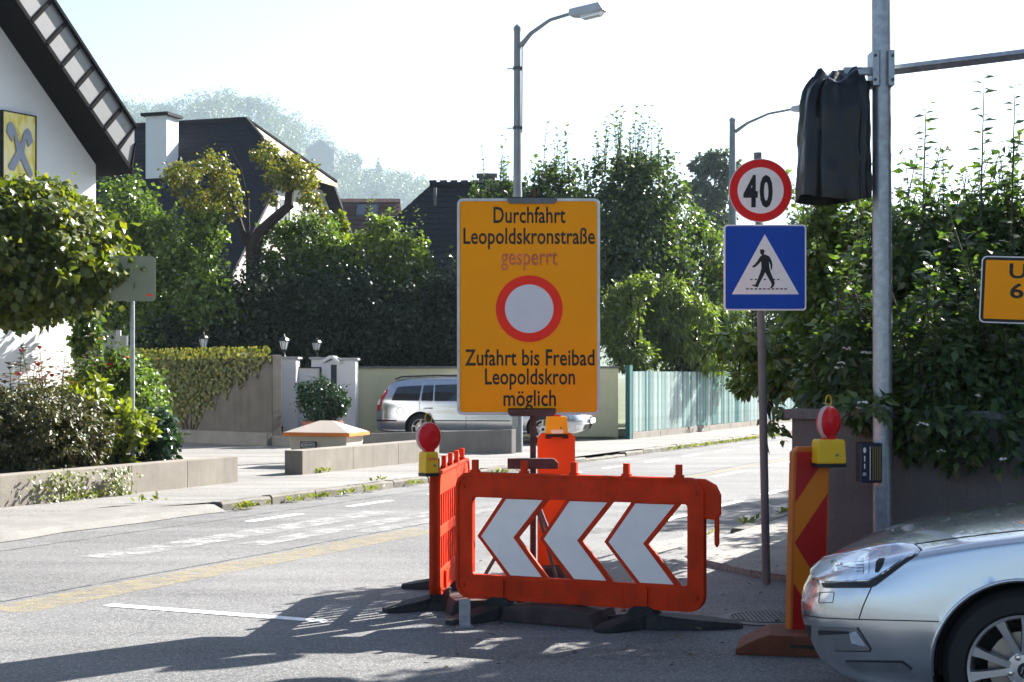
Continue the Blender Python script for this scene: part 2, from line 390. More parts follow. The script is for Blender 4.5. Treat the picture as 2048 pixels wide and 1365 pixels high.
def kerb(t0, t1, o, z, parent, flip=False, z1=None):
    k = int((t1 - t0) / 1.0)
    for i in range(k):
        f = i / max(1, k - 1); t = t0 + (i + .5)
        p = W(t, o, z + ((z1 - z) * f if z1 is not None else 0) + .004 + random.uniform(-.004, .004))
        link('kerb_stone', KV[i % 4], parent, loc=p, rz=UANG + (0 if flip else math.pi) + random.uniform(-.006, .006))
kerb(.15, 9.2, -.085, PZ, pavement); kerb(9.15, 12.2, -.085, PZ, pavement, z1=.05); kerb(12.15, 15.2, -.085, .05, pavement, z1=PZ); kerb(15.15, 36.2, -.085, PZ, pavement)
# right pavement in front of the garden wall, rounded at the corner
RW = 6.1; pr_ = MB()
edge = [W(60, RW + .15), W(3, RW + .15), W(0, RW + .17), W(-1.6, RW + .25)] + [W(-1.6, RW + .25).lerp(W(-3.1, RW + 1.9), f) + N * (-.25 * math.sin(math.pi * f)) - U * (.1 * math.sin(math.pi * f)) for f in (.33, .66, 1)] + [W(-3.4, RW + 12), W(60, RW + 12)]
ne_ = len(edge); pr_.v = [(p.x, p.y, h_) for h_ in (.05, -.04) for p in edge]; pr_.f = [tuple(range(ne_))] + [(i, (i + 1) % ne_, ne_ + (i + 1) % ne_, ne_ + i) for i in range(ne_)]
pav2 = pr_.build('pavement_right', MATS['pavement_asphalt'], kind='structure')
kerb(.4, 34.4, RW + .07, .046, pav2, flip=True)
# worn edge strip of grit along that kerb
gs = MB(); prev = None
for i in range(40):
    t = -1.5 + i * .42; a = W(t, RW - .32 - .12 * math.sin(i * 1.7) - .08 * math.sin(i * .6), .004); b = W(t, RW + .0, .004)
    if prev: gs.quad(prev[0], a, b, prev[1])
    prev = (a, b)
paint('grit', (.36, .34, .30), .5, 24.)
gs.build('grit_strip', MATS['grit'], kind='structure')

# road markings (sheets 4 mm above the road)
paint('white_paint', (.80, .79, .76), .36, 14.); paint('worn_white', (.30, .295, .285), .5, 4.); paint('yellow_paint', (.36, .29, .15), .47, 6., .42); paint('tar_patch', (.035, .035, .036), .40, 3.)
def strip(name, t0, t1, o, w, m, z=.004):
    s = MB(); s.quad(W(t0, o - w / 2, z), W(t1, o - w / 2, z), W(t1, o + w / 2, z), W(t0, o + w / 2, z)); return s.build(name, MATS[m], kind='structure')
def dash_set(name, t0, t1, o, ln, gap, w, m):
    s = MB(); t = t0
    while t < t1: s.quad(W(t, o - w / 2, .004), W(t + ln, o - w / 2, .004), W(t + ln, o + w / 2, .004), W(t, o + w / 2, .004)); t += ln + gap
    return s.build(name, MATS[m], kind='structure')
dash_set('lane_marking', -.75, 34, 1.02, 1.0, 1.05, .12, 'white_paint')
dash_set('lane_marking', 1.1, 34, 5.05, 1.0, 1.05, .12, 'white_paint')
dash_set('lane_marking', 5.2, 34, 3.35, 1.5, 1.6, .11, 'white_paint')
strip('yellow_marking', -6.6, -.6, 3.18, .42, 'yellow_paint'); strip('yellow_marking', 3.4, 14, 3.05, .2, 'yellow_paint')
strip('worn_marking', -4.0, .9, 1.75, .42, 'worn_white'); strip('worn_marking', -2.6, 2.0, 2.35, .3, 'worn_white'); strip('worn_marking', -1.2, 3.6, 2.75, .22, 'worn_white'); strip('worn_marking', -9, -7, 3.1, .3, 'white_paint')
a, b = gr(215, 1211), gr(655, 1244); d = (b - a).normalized(); q = Vector((-d.y, d.x, 0)) * .055
s = MB(); s.quad(*[p + Vector((0, 0, .0045)) for p in (a - q, b - q, b + q, a + q)]); s.build('edge_line', MATS['white_paint'], kind='structure')

# ------------------------------------------------------------------ low concrete walls
def low_wall(name, label, t0, t1, o, h, th, piece=.98, z=PZ, h1=None):
    root = thing(name, label, 'wall', W(t0, o, z), UANG)
    x = 0; L = t1 - t0
    k = max(1, round(L / piece)); pl = L / k
    for i in range(k):
        hh = [h + ((h1 or h) - h) * (i + e) / k for e in (0, 1)]
        m = MB(); g_ = .006; x0, x1 = i * pl + (g_ if i else 0), (i + 1) * pl
        m.prism([(x0, -.05), (x1, -.05), (x1, hh[1]), (x0, hh[0])], 0, th)
        m.build('concrete_block', MATS['concrete'], root, bevel=.008)
    return root
low_wall('planter_wall', 'long low concrete wall holding the flower bed at the left', -6.0, 3.0, -1.85, .36, .28, 1.12)
low_wall('low_wall', 'short low concrete wall in front of the beige grit bin', 4.69, 9.0, -1.9, .36, .32, 1.4)
def wall_between(name, label, a, b, h0, h1, th, m, z0, cat='wall'):
    a, b = Vector(a), Vector(b); d = b - a; L = d.xy.length
    root = MB(); root.prism([(0, -.1), (L, -.1), (L, h1), (0, h0)], 0, th)
    return root.build(name, MATS[m], None, bevel=.012, label=label, cat=cat, loc=(a.x, a.y, z0), rz=math.atan2(d.y, d.x))
wall_between('low_wall', 'shaded low grey concrete wall in front of the parked estate car', gr(541, 892, PZ), gr(1023, 908, PZ), .20, .46, .16, 'concrete_grey', PZ)
# soil of the flower bed
sb = MB(); sb.quad(W(-6, -2.12, .40), W(2.95, -2.12, .40), W(2.95, -6.2, .42), W(-6, -6.2, .42)); sb.box(0, 0, 0, 0, 0, 0)
sb = MB(); sb.quad(W(-6, -2.12, .40), W(2.95, -2.12, .40), W(2.95, -6.2, .42), W(-6, -6.2, .42)); sb.quad(W(2.95, -2.12, .40), W(2.95, -2.12, .05), W(2.95, -6.2, .05), W(2.95, -6.2, .42))
sb.build('flower_bed', MATS['earth'], kind='structure')
gd = MB(); gd.quad(W(18.4, -2.4, .14), W(70, -2.4, .14), W(70, -45, .14), W(10, -45, .14), W(7.2, -17, .14), Vector((-3.4, 35.6, .14))); gd.build('garden_soil', MATS['grass_ground'], kind='structure')

# ------------------------------------------------------------------ white house at the left (gable to the road)
M('fascia_metal', (.145, .147, .148), .45, .3, var=.05, vs=4); M('roof_dark', (.012, .011, .012), .9, spec=.05, var=.2, vs=10)
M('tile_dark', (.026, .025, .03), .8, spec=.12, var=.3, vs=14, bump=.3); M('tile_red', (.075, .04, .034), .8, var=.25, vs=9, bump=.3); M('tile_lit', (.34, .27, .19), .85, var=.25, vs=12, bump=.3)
hw = thing('white_house', 'white plastered house with steep black roof and a yellow emblem on the gable', 'house', W(5.3, -6.4), UANG - R(5))
# local: x along the road (away), y = away from the road; the gable is the plane y = 0
GW, EZ, PT = 8.8, 5.1, .96
wl = MB(); wl.prism([(-GW, 0), (0, 0), (0, EZ), (-GW / 2, EZ + PT * GW / 2), (-GW, EZ)], 0, 11.0); wl.build('wall', MATS['white_plaster'], hw)
OV, EO = .65, .20       # verge overhang towards the road, eave overhang
def rz_(x): return EZ + PT * (GW / 2 - abs(x + GW / 2))
rf = MB()
for sgn in (1, -1):
    xe = EO if sgn > 0 else -GW - EO; xr = -GW / 2
    prof = [(xe, rz_(xe) + .02), (xr, rz_(xr) + .02), (xr, rz_(xr) + .90), (xe - sgn * .30, rz_(xe - sgn * .30) + .88), (xe, rz_(xe) + .52)]
    rf.prism(prof, -OV + .03, 11.4)
roof = rf.build('roof', MATS['roof_dark'], hw)
q_ = math.hypot(1, PT)
def fas(x, h):
    "h is measured square to the slope; the eave end is cut plumb"
    xx = min(x + h * PT / q_, EO + .03); return (xx, rz_(x) + .02 + h / q_ - (x + h * PT / q_ - xx) * 0)
xs = [EO - .06 - i * .30 for i in range(15)]
for i in range(14):
    m = MB(); x1, x0 = xs[i] - .02, xs[i + 1] + .02
    # panel edges lean square to the slope
    lean = .0
    m.prism([fas(x0, .05), fas(x1, .05), fas(x1, .57), fas(x0, .57)], -OV, -OV + .028)
    m.build('fascia_panel', MATS['fascia_metal'], roof, bevel=.006)
for i in range(15):
    m = MB(); m.prism([fas(xs[i] - .022, .02), fas(xs[i] + .022, .02), fas(xs[i] + .022, .60), fas(xs[i] - .022, .60)], -OV - .03, -OV + .03); m.build('batten', MATS['roof_dark'], roof)
m = MB(); m.prism([fas(EO - .35, .59), fas(-GW / 2, .59), fas(-GW / 2, .66), fas(EO - .35, .66)], -OV - .06, -OV + .1); m.build('verge_trim', MATS['roof_dark'], roof)
m = MB(); m.prism([fas(EO, -.02), fas(-GW / 2, -.02), fas(-GW / 2, .045), fas(EO, .045)], -OV - .02, -OV + .06); m.build('verge_trim', MATS['roof_dark'], roof)
# emblem sign: grey gable cross on a blotchy yellow board
def emb(px, py):
    """photo crop pixel -> (x, z) on the gable"""
    return ((-1.34 - (600 - px) * .63 / 585), 1.6 + 0 + (750 - (220 + py / 9.1)) * 23.7 / F)
mm, nt_, b_ = nodes('emblem_yellow'); c_ = coords(nt_, (3.2, 1, 1.1)); nz_ = nd(nt_, 'ShaderNodeTexNoise', Scale=1.6, Detail=3.); nt_.links.new(c_, nz_.inputs['Vector'])
nt_.links.new(ramp(nt_, nz_.outputs[0], [(.35, (.80, .72, .42)), (.5, (.78, .66, .20)), (.6, (.62, .46, .01)), (.8, (.75, .74, .62))]), b_.inputs['Base Color']); MATS['emblem_yellow'] = mm
M('emblem_grey', (.24, .27, .34), .5)
eb = thing('emblem_sign', 'tall yellow emblem board with grey crossed gable heads on the white house', 'sign', W(5.3, -6.4), UANG - R(5))
x0, z1 = emb(12, 110); x1, z0 = emb(600, 1420)
m = MB(); m.box(x0, x1, -.06, -.003, z0, z1); m.build('board', MATS['emblem_yellow'], eb)
m = MB(); m.ring([(x0 - .02, z0 - .02), (x1 + .02, z0 - .02), (x1 + .02, z1 + .02), (x0 - .02, z1 + .02)], [(x0, z0), (x1, z0), (x1, z1), (x0, z1)], -.07, -.003); m.build('frame', MATS['black'], eb)
cross = [(60, 470), (90, 320), (140, 280), (190, 320), (270, 510), (262, 545), (310, 645), (352, 560), (345, 520), (400, 395), (450, 345), (505, 400), (548, 570), (455, 690), (430, 560), (415, 560), (385, 790), (545, 1165), (500, 1240), (470, 1225), (315, 915), (200, 1150), (130, 1140), (90, 1090), (240, 800), (215, 640), (205, 520), (180, 515), (165, 640)]
def earclip(poly):
    r = delaunay_2d_cdt([Vector(p) for p in poly], [], [tuple(range(len(poly)))], 1, 1e-6); return r[0], r[2]
def flat_print(poly, y, th=.004):
    v, f = earclip(poly); m = MB(); m.add([(p[0], y, p[1]) for p in v], f); m.add([(p[0], y - th, p[1]) for p in v], f); return m
flat_print([emb(*p) for p in cross], -.063, .012).build('gable_cross', MATS['emblem_grey'], eb)

# ------------------------------------------------------------------ houses behind the gardens
def frame(loc, xdir):
    return loc, math.atan2(xdir[1], xdir[0])
def tiles(parent, p00, p10, p01, p11, rows, cols, m, th=.05, name='roof_tile_rows'):
    """overlapping tile courses on a roof plane p00-p10 (eave) to p01-p11 (ridge)"""
    b = MB(); p00, p10, p01, p11 = map(Vector, (p00, p10, p01, p11)); nrm = (p10 - p00).cross(p01 - p00).normalized()
    for r in range(rows):
        f0, f1 = r / rows, (r + 1.25) / rows; f1 = min(f1, 1)
        a, c = p00.lerp(p01, f0), p10.lerp(p11, f0); d, e = p00.lerp(p01, f1), p10.lerp(p11, f1)
        b.add([a + nrm * th, c + nrm * th, e + nrm * .01, d + nrm * .01, a, c], [(0, 1, 2, 3), (4, 5, 1, 0)])
    return b.build(name, MATS[m], parent, kind='stuff')
# the house with the half-hipped roof: local x = along the ridge towards the gable end, y = away from the camera, origin under the gable centre
h2 = thing('roof_house', 'house with dark tiled half-hipped roof and a big white chimney behind the apple tree', 'house', (-7.13, 50, 0), math.atan2(-.30, .95))
hip_z, half, pit = 8.23, 1.9, 1.02; rid = hip_z + half * pit; ez = 3.2; hb = (rid - ez) / pit; LEN = 16
m = MB(); m.prism([(-hb + .5, 0), (hb - .5, 0), (hb - .5, ez + .3), (half, hip_z - .25), (-half, hip_z - .25), (-hb + .5, ez + .3)], -LEN, 0, 'x'); m.build('wall', M('old_plaster', (.40, .39, .36), .9), h2)
rs = .45    # verge overhang
m = MB()
for sg in (-1, 1):
    poly = [(-LEN - .4, sg * hb, ez), (rs, sg * hb, ez), (rs, sg * half, hip_z), (-1.9, 0, rid), (-LEN - .4, 0, rid)]
    m.add(poly + [(p[0], p[1], p[2] - .14) for p in poly], [(0, 1, 2, 3, 4), (9, 8, 7, 6, 5)] + [(i, 5 + i, 5 + (i + 1) % 5, (i + 1) % 5) for i in range(5)])
r2 = m.build('roof', MATS['tile_dark'], h2)
m = MB(); q = [(rs + .12, -half, hip_z - .05), (rs + .12, half, hip_z - .05), (-1.9, 0, rid + .02)]; m.add(q + [(p[0], p[1], p[2] - .12) for p in q], [(0, 1, 2), (5, 4, 3), (0, 3, 4, 1), (1, 4, 5, 2), (2, 5, 3, 0)]); m.build('hip', MATS['tile_lit'], r2)  # hip tiles take a pale sunlit tone in their colour
tiles(r2, (-LEN - .3, -hb, ez), (rs, -hb, ez), (-LEN - .3, -.0, rid), (-1.9, 0, rid), 34, 1, 'tile_dark', .022)
m = MB(); m.tube([(-LEN, 0, rid + .04), (-1.9, 0, rid + .04)], .1, 8); m.tube([(-1.9, 0, rid + .04), (rs + .1, half, hip_z)], .07, 6); m.tube([(-1.9, 0, rid + .04), (rs + .1, -half, hip_z)], .07, 6); m.build('ridge_cap', MATS['tile_dark'], r2)
for y0, z0 in ((-1.6, 6.0), (.5, 6.0), (-1.6, 3.6), (.5, 3.6)):
    m = MB(); m.ring([(y0, z0), (y0 + 1, z0), (y0 + 1, z0 + 1.4), (y0, z0 + 1.4)], [(y0 + .1, z0 + .1), (y0 + .9, z0 + .1), (y0 + .9, z0 + 1.3), (y0 + .1, z0 + 1.3)], -.02, .04)
    m.v = [(p[1] + .01, p[0], p[2]) for p in m.v]; w_ = m.build('window', MATS['white_plaster'], h2)
    m = MB(); m.box(.0, .02, y0 + .1, y0 + .9, z0 + .1, z0 + 1.3); m.build('pane', glass('pane_glass'), w_)
ch = MB(); ch.box(-4.5, -3.72, -2.1, -1.35, 7.2, 10.1); c_ = ch.build('chimney', MATS['white_plaster'], r2)
m = MB(); m.box(-4.62, -3.6, -2.22, -1.23, 10.1, 10.2); m.build('chimney_cap', MATS['tile_dark'], c_)
# the red roofed house with two skylights
h3 = thing('red_roof_house', 'distant house with red brown roof and two skylights', 'house', pt(735, 750, 66) * 1.0, 0); h3.location.z = 0
s66 = F / 66; rz3 = EYE + 352 / s66
m = MB(); m.prism([(-4.6, 0), (4.6, 0), (4.6, rz3 - 4.4), (0, rz3 - .1), (-4.6, rz3 - 4.4)], -3.2, 1.35, 'x'); m.build('wall', MATS['old_plaster'], h3)
m = MB()
for sg in (-1, 1):
    q = [(-3.5, 0, rz3), (1.45, 0, rz3), (1.62, sg * 4.9, rz3 - 4.7), (-3.5, sg * 4.9, rz3 - 4.7)]; m.add(q + [(p[0], p[1], p[2] - .15) for p in q], [(0, 1, 2, 3), (7, 6, 5, 4), (0, 4, 5, 1), (1, 5, 6, 2), (2, 6, 7, 3), (3, 7, 4, 0)])
r3 = m.build('roof', MATS['tile_red'], h3)
tiles(r3, (-3.45, -4.9, rz3 - 4.7), (1.6, -4.9, rz3 - 4.7), (-3.45, 0, rz3), (1.43, 0, rz3), 22, 1, 'tile_red', .05)
for x0 in (-.42, .08):
    def rp(x, y, h): return (x, y, rz3 + y * .96 + h)
    m = MB(); q = [rp(x0, -1.0, .12), rp(x0 + .42, -1.0, .12), rp(x0 + .42, -.42, .12), rp(x0, -.42, .12)]; lo = [(p[0], p[1], p[2] - .15) for p in q]
    m.add(q + lo, [(0, 1, 2, 3), (0, 4, 5, 1), (1, 5, 6, 2), (2, 6, 7, 3), (3, 7, 4, 0)]); w_ = m.build('skylight', MATS['dark_steel'], r3)
    m = MB(); m.quad(rp(x0 + .04, -.96, .13), rp(x0 + .38, -.96, .13), rp(x0 + .38, -.46, .13), rp(x0 + .04, -.46, .13)); m.build('pane', M('sky_pane', (.10, .11, .13), .08, spec=.8), w_)
# dark hipped roof beside the yellow sign
h4 = thing('hipped_roof_house', 'house with large dark blue hipped roof left of the yellow sign', 'house', (pt(900, 750, 43).x, 46, 0), 0)
rz4 = EYE + 377 / (F / 46)
m = MB(); m.box(-4.6, 4.2, -4.0, 4.0, 0, 3.0); m.build('wall', MATS['white_plaster'], h4)
m = MB(); A_ = [(-.75, 0, rz4), (2.2, 0, rz4)]; B_ = [(-5.2, -4.4, 2.6), (4.9, -4.4, 2.6), (4.9, 4.4, 2.6), (-5.2, 4.4, 2.6)]
m.add(A_ + B_, [(2, 3, 1, 0), (4, 5, 0, 1), (5, 2, 0), (3, 4, 1), (2, 5, 4, 3)]); r4 = m.build('roof', MATS['tile_dark'], h4)
tiles(r4, B_[0], B_[1], A_[0], A_[1], 26, 1, 'tile_dark', .025)
m = MB(); m.tube([(-.75, 0, rz4 + .03), (2.2, 0, rz4 + .03)], .11, 8)
for i in range(9): m.tube([(-.75 + i * .32, 0, rz4 + .05), (-.75 + i * .32 + .22, 0, rz4 + .06)], .14, 8)
m.build('ridge_cap', MATS['tile_dark'], r4)
m = MB(); m.box(.75, 1.25, .3, .8, rz4 - .6, rz4 + .35); c_ = m.build('chimney', MATS['concrete_grey'], r4); m = MB(); m.box(.68, 1.32, .23, .87, rz4 + .35, rz4 + .43); m.build('chimney_cap', MATS['concrete_grey'], c_)
m = MB(); m.tube([(-.55, -.6, rz4 - .8), (-.55, -.6, rz4 - .12)], .05, 8); m.build('vent_pipe', MATS['steel'], r4)

# ------------------------------------------------------------------ hill with wood, far away in the haze
HD = 1500.0
sky_line = [(-400, 330), (-100, 270), (200, 250), (300, 255), (380, 250), (440, 232), (500, 238), (560, 262), (610, 300), (660, 330), (720, 372), (780, 392), (850, 412), (930, 470), (1100, 600), (1500, 690), (2600, 735)]
hx = [pt(p[0], p[1], HD).x for p in sky_line]; hz = [pt(p[0], p[1], HD).z for p in sky_line]
m = MB(); NX, NY = 90, 16; X0, X1 = hx[0], hx[-1]
def hill_z(x, d):
    f = max(0, min(1, (d - 1000) / (HD - 1000))); back = max(0, (d - HD) / 700)
    return max(-1, np.interp(x, hx, hz) * (f * f * (3 - 2 * f)) * (1 - .25 * back) - 2)
for i in range(NX + 1):
    for j in range(NY + 1):
        x = X0 + (X1 - X0) * i / NX; d = 980 + 900 * j / NY; m.v.append((x, d, hill_z(x, d)))
m.f = [(i * (NY + 1) + j, (i + 1) * (NY + 1) + j, (i + 1) * (NY + 1) + j + 1, i * (NY + 1) + j + 1) for i in range(NX) for j in range(NY)]
m.build('hill', MATS['grass_ground'], smooth=True, kind='structure')
# the wood that covers it
blobs = []
for k in range(330):
    px = random.uniform(150, 1100); d = random.choice([random.uniform(1100, 1500), random.uniform(1380, 1500)]); x = (px - 1024) / F * d
    if hill_z(x, d) < 3: continue
    r_ = random.uniform(8, 15); blobs.append((x, d, hill_z(x, d) + r_ * .9, r_, r_, r_ * 1.15))
leafy('hillside_wood', 'far_leaf', blobs, 120000, 1.7, 1.0, clumps=5000, sig=.2, shell=.7, kind='stuff', label='hazy wood covering the far hillside')
def far_tree_mesh(k, conifer=False):
    if conifer:
        bl = [(0, 0, 4 + i * 1.9, 3.6 * (1 - i / 8), 3.6 * (1 - i / 8), 1.2) for i in range(8)]
        P, O = crown_points(bl, 2600, 200, .2, .3)
    else:
        bl = [(random.uniform(-3, 3), random.uniform(-3, 3), random.uniform(7, 13), random.uniform(3, 5), random.uniform(3, 5), random.uniform(2.4, 4)) for _ in range(7)]
        P, O = crown_points(bl, 5200, 330, .2, .55)
    return leaf_mesh('crown', 'far_leaf', P, unit(O + rng.normal(size=P.shape) * .5), unit(O + rng.normal(size=P.shape) * .6), .8, .45)
FT = [far_tree_mesh(k) for k in range(4)]; FC = far_tree_mesh(0, True)
tr = MB(); branchy(tr, (0, 0, -1), [(0, 0, 9), (2, 1, 9), (-2, -.5, 9.5)], .5, .05); TRM = tr.mesh('trunk', MATS['dark_bark'])
for i, px in enumerate([170, 235, 285, 330, 395, 420, 448, 476, 502, 530, 560, 588, 700, 722, 745, 800, 835, 868]):
    py = np.interp(px, [p[0] for p in sky_line], [p[1] for p in sky_line]); d = 1490 + random.uniform(-20, 25); x = (px - 1024) / F * d
    root = thing('far_tree', 'hazy broadleaf tree on the skyline of the far hill', 'tree', (x, d, hill_z(x, d) - 1), random.uniform(0, 6), 'trees on the far hill')
    link('crown', FT[i % 4], root); link('trunk', TRM, root); root.scale = [random.uniform(1.35, 1.8)] * 3
for px, sc_ in ((757, 1.05), (776, .8), (812, .9)):
    py = 372; d = 1480; x = (px - 1024) / F * d
    root = thing('far_conifer', 'hazy pointed conifer on the slope of the far hill', 'tree', (x, d, hill_z(x, d) - 1), 0, 'conifers on the far hill'); link('crown', FC, root); link('trunk', TRM, root); root.scale = [sc_ * 1.8] * 3
hb_ = thing('hill_building', 'pale hazy building with sloping roof on the far hill', 'building', (0, 0, 0))
a = pt(612, 345, 1420); b = pt(668, 345, 1420)
m = MB(); z0, zt, ze = pt(0, 400, 1420).z, pt(0, 282, 1420).z, pt(0, 302, 1420).z
m.prism([(a.x, z0), (b.x, z0), (b.x, ze), (pt(641, 0, 1420).x, zt), (a.x, ze)], 1420, 1465); m.build('wall', M('far_wall', (.05, .048, .045), .9), hb_)
m = MB(); c_ = pt(641, 0, 1420).x; m.prism([(c_, zt), (b.x + 1, ze - .6), (b.x + 1, ze + .3), (c_, zt + 1), (a.x - 1, ze + .3), (a.x - 1, ze - .6)], 1417, 1468); m.build('roof', MATS['tile_red'], hb_)

# ------------------------------------------------------------------ garden boundary at the left: ivy wall, gate, yellow wall, fence
ivA, ivB = gr(150, 874, PZ), gr(545, 892, PZ)
wall_between('ivy_wall', 'tall weathered concrete garden wall half covered with yellowing ivy', ivA, ivB, 1.92, 1.92, .25, 'wall_concrete', PZ)
m = MB(); m.box(0, (ivB - ivA).length, -.16, -.002, -.05, .28); m.build('wall_plinth', MATS['concrete_grey'], None, bevel=.02, label='low concrete plinth along the foot of the ivy wall', cat='plinth', loc=(ivA.x, ivA.y, PZ), rz=math.atan2((ivB - ivA).y, (ivB - ivA).x))
dv = (ivB - ivA).normalized(); nv = Vector((dv.y, -dv.x, 0)); P = []
low = [(150, 880), (270, 868), (300, 862), (350, 858), (400, 842), (430, 815), (455, 790), (490, 770), (515, 752), (545, 725)]
while len(P) < 7000:
    f = rng.random(); z = rng.random() * 2.02; p = ivA.lerp(ivB, f); x = 1024 + F * p.x / p.y; y = HOR + F * (EYE - PZ - z) / p.y
    lim = np.interp(x, [q[0] for q in low], [q[1] for q in low]) + 10 * math.sin(x * .21) + 6 * math.sin(x * .5)
    if y < lim and (rng.random() < .35 + .65 * min(1, (lim - y) / 40)): P.append(p + nv * (.03 + .10 * rng.random() * min(1, .3 + (lim - y) / 90)) + Vector((0, 0, PZ + z)))
P = np.array(P); A = unit(np.array(nv) + np.array([0, 0, .5]) + rng.normal(size=P.shape) * .35); T = unit(np.array([0, 0, -1]) + np.array(dv) * rng.normal(size=(len(P), 1)) * .6 + rng.normal(size=P.shape) * .2)
o = thing('ivy', 'yellow green ivy hanging over the concrete garden wall', 'ivy', (0, 0, 0)); link('foliage', leaf_mesh('foliage', 'ivy_leaf', P, A, T, .085, .042, True), o)
m = MB(); branchy(m, ivA.lerp(ivB, .62) + nv * .03 + Vector((0, 0, .1)), [ivA.lerp(ivB, f) + nv * .03 + Vector((0, 0, z)) for f, z in ((.5, 1.7), (.62, 1.8), (.75, 1.75), (.85, 1.8))], .025, .05, 5); m.build('stem', MATS['bark'], o)
gs_ = F / 33.4
def gx(px): return (px - 1024) / F * 33.4
def gz(py): return EYE - (py - HOR) / F * 33.4
def pillar(px0, px1, py, D0, D1, label, lit=0):
    root = thing('gate_pillar', label, 'pillar', (0, 0, 0))
    m = MB(); m.box(gx(px0), gx(px1), D0, D1, PZ - .05, gz(py)); m.build('shaft', MATS['gate_plaster'], root, bevel=.012)
    m = MB(); m.box(gx(px0) - .05, gx(px1) + .05, D0 - .05, D1 + .05, gz(py), gz(py) + .05); m.build('cap', M('cap_slab', (.3, .3, .31), .8), root, bevel=.01)
    return root
pA = pillar(556, 596, 719, 33.1, 33.7, 'white gate pillar with a dark socket box beside the ivy wall')
m = MB(); m.box(gx(564), gx(570), 33.05, 33.12, gz(862), gz(851)); m.build('socket_box', MATS['black'], pA, bevel=.004)
pillar(608, 658, 718, 34.6, 35.2, 'white gate pillar behind the low white gate panel')
pillar(678, 712, 721, 33.3, 33.9, 'white gate pillar next to the yellow wall')
def door(name, label, px0, px1, py, D, arch=False):
    root = thing(name, label, 'door', (0, 0, 0))
    m = MB(); m.ring([(gx(px0) - .05, PZ), (gx(px1) + .05, PZ), (gx(px1) + .05, gz(py) + .05), (gx(px0) - .05, gz(py) + .05)], [(gx(px0), PZ + .01), (gx(px1), PZ + .01), (gx(px1), gz(py)), (gx(px0), gz(py))], D, D + .12); m.build('door_frame', MATS['gate_plaster'], root)
    m = MB(); m.box(gx(px0), gx(px1), D + .05, D + .09, PZ + .02, gz(py)); m.build('door_leaf', M('door_teal', (.012, .035, .05), .5), root)
    return root
door('garden_door', 'narrow dark blue garden door beside the ivy wall', 547, 552, 726, 33.3)
d2 = door('garden_door', 'narrow dark blue door under a little white gable', 662, 674, 730, 33.35)
m = MB(); m.prism([(gx(645), gz(722)), (gx(661), gz(712)), (gx(668), gz(712)), (gx(682), gz(724)), (gx(680), gz(728)), (gx(665), gz(717)), (gx(648), gz(726))], 33.15, 33.9); m.build('canopy', MATS['gate_plaster'], d2)
gp = thing('white_gate', 'low white double panel gate between the white pillars', 'gate', (0, 0, 0))
for (y0, y1) in ((737, 764), (766, 815), (817, 884)):
    m = MB(); m.box(gx(597), gx(638), 33.5, 33.56, gz(y1), gz(y0)); m.build('panel', MATS['gate_plaster'], gp, bevel=.01)
m = MB(); m.box(gx(596), gx(641), 33.47, 33.6, gz(737), gz(734.5)); m.box(gx(638.3), gx(641), 33.47, 33.6, PZ, gz(737)); m.build('gate_frame', M('gate_iron', (.02, .02, .03), .6), gp)
M('lantern_iron', (.02, .022, .022), .45, .4); 
lg, lnt, lb = nodes('lantern_glass'); lb.inputs['Base Color'].default_value = (.75, .78, .78, 1); lb.inputs['Roughness'].default_value = .15; lb.inputs['Transmission Weight'].default_value = .55; MATS['lantern_glass'] = lg
def lantern(px, py0, py1, D, label):
    """py0 finial, py1 foot"""
    h = (py1 - py0) / F * D; root = thing('lantern', label, 'lantern', pt(px, py1, D))
    m = MB(); m.lathe([(.10, 0), (.10, .02), (.05, .04), (.028, .07), (.028, h * .30), (.05, h * .32), (.06, h * .36)], 12); m.build('stem', MATS['lantern_iron'], root, smooth=True)
    m = MB(); m.lathe([(.062, h * .36), (.085, h * .52), (.105, h * .70)], 6); m.build('glass', MATS['lantern_glass'], root)
    m = MB()
    for k in range(6):
        a = k * math.pi / 3; m.tube([(.064 * math.cos(a), .064 * math.sin(a), h * .36), (.108 * math.cos(a), .108 * math.sin(a), h * .70)], .007, 5)
    m.lathe([(.115, h * .70), (.12, h * .73), (.085, h * .83), (.03, h * .89), (.02, h * .93), (.026, h * .96), (.005, h)], 6); m.build('hood', MATS['lantern_iron'], root)
    return root
lantern(407, 664, 713, 35.0, 'wall lantern lit by the sun above the ivy wall'); lantern(568, 668, 717, 33.4, 'black lantern on the white gate pillar by the ivy wall'); lantern(633, 674, 716, 34.9, 'dark lantern in deep shade on the rear gate pillar')
M('canvas', (.78, .78, .80), .8)
def parasol(px, py, D, w, label):
    c = pt(px, py, D); root = thing('garden_parasol', label, 'parasol', (c.x, c.y, PZ)); H = c.z - PZ
    m = MB(); ap_ = (0, 0, H); q = [(w * math.cos(k * math.pi / 4 + .2), w * math.sin(k * math.pi / 4 + .2), H - .22) for k in range(8)]
    m.add([ap_] + q, [(0, i + 1, (i + 1) % 8 + 1) for i in range(8)]); m.build('canopy', MATS['canvas'], root)
    m = MB(); m.tube([(0, 0, 0), (0, 0, H)], .025, 8); m.build('pole', MATS['steel'], root); return root
parasol(488, 705, 36.2, 1.0, 'top of a white garden parasol behind the ivy wall')
ym = MB(); ym.box(gx(712) * 35.3 / 33.4, 2.50, 0, .25, -.1, 1.65); yw = ym.build('yellow_wall', MATS['yellow_plaster'], None, bevel=.01, label='pale yellow plastered wall behind the parked estate car', cat='wall', loc=(0, 35.3, PZ))
m = MB(); m.box(gx(712) * 35.3 / 33.4 - .03, 2.54, -.05, .3, 1.652, 1.70); m.build('wall_coping', MATS['concrete_grey'], yw)
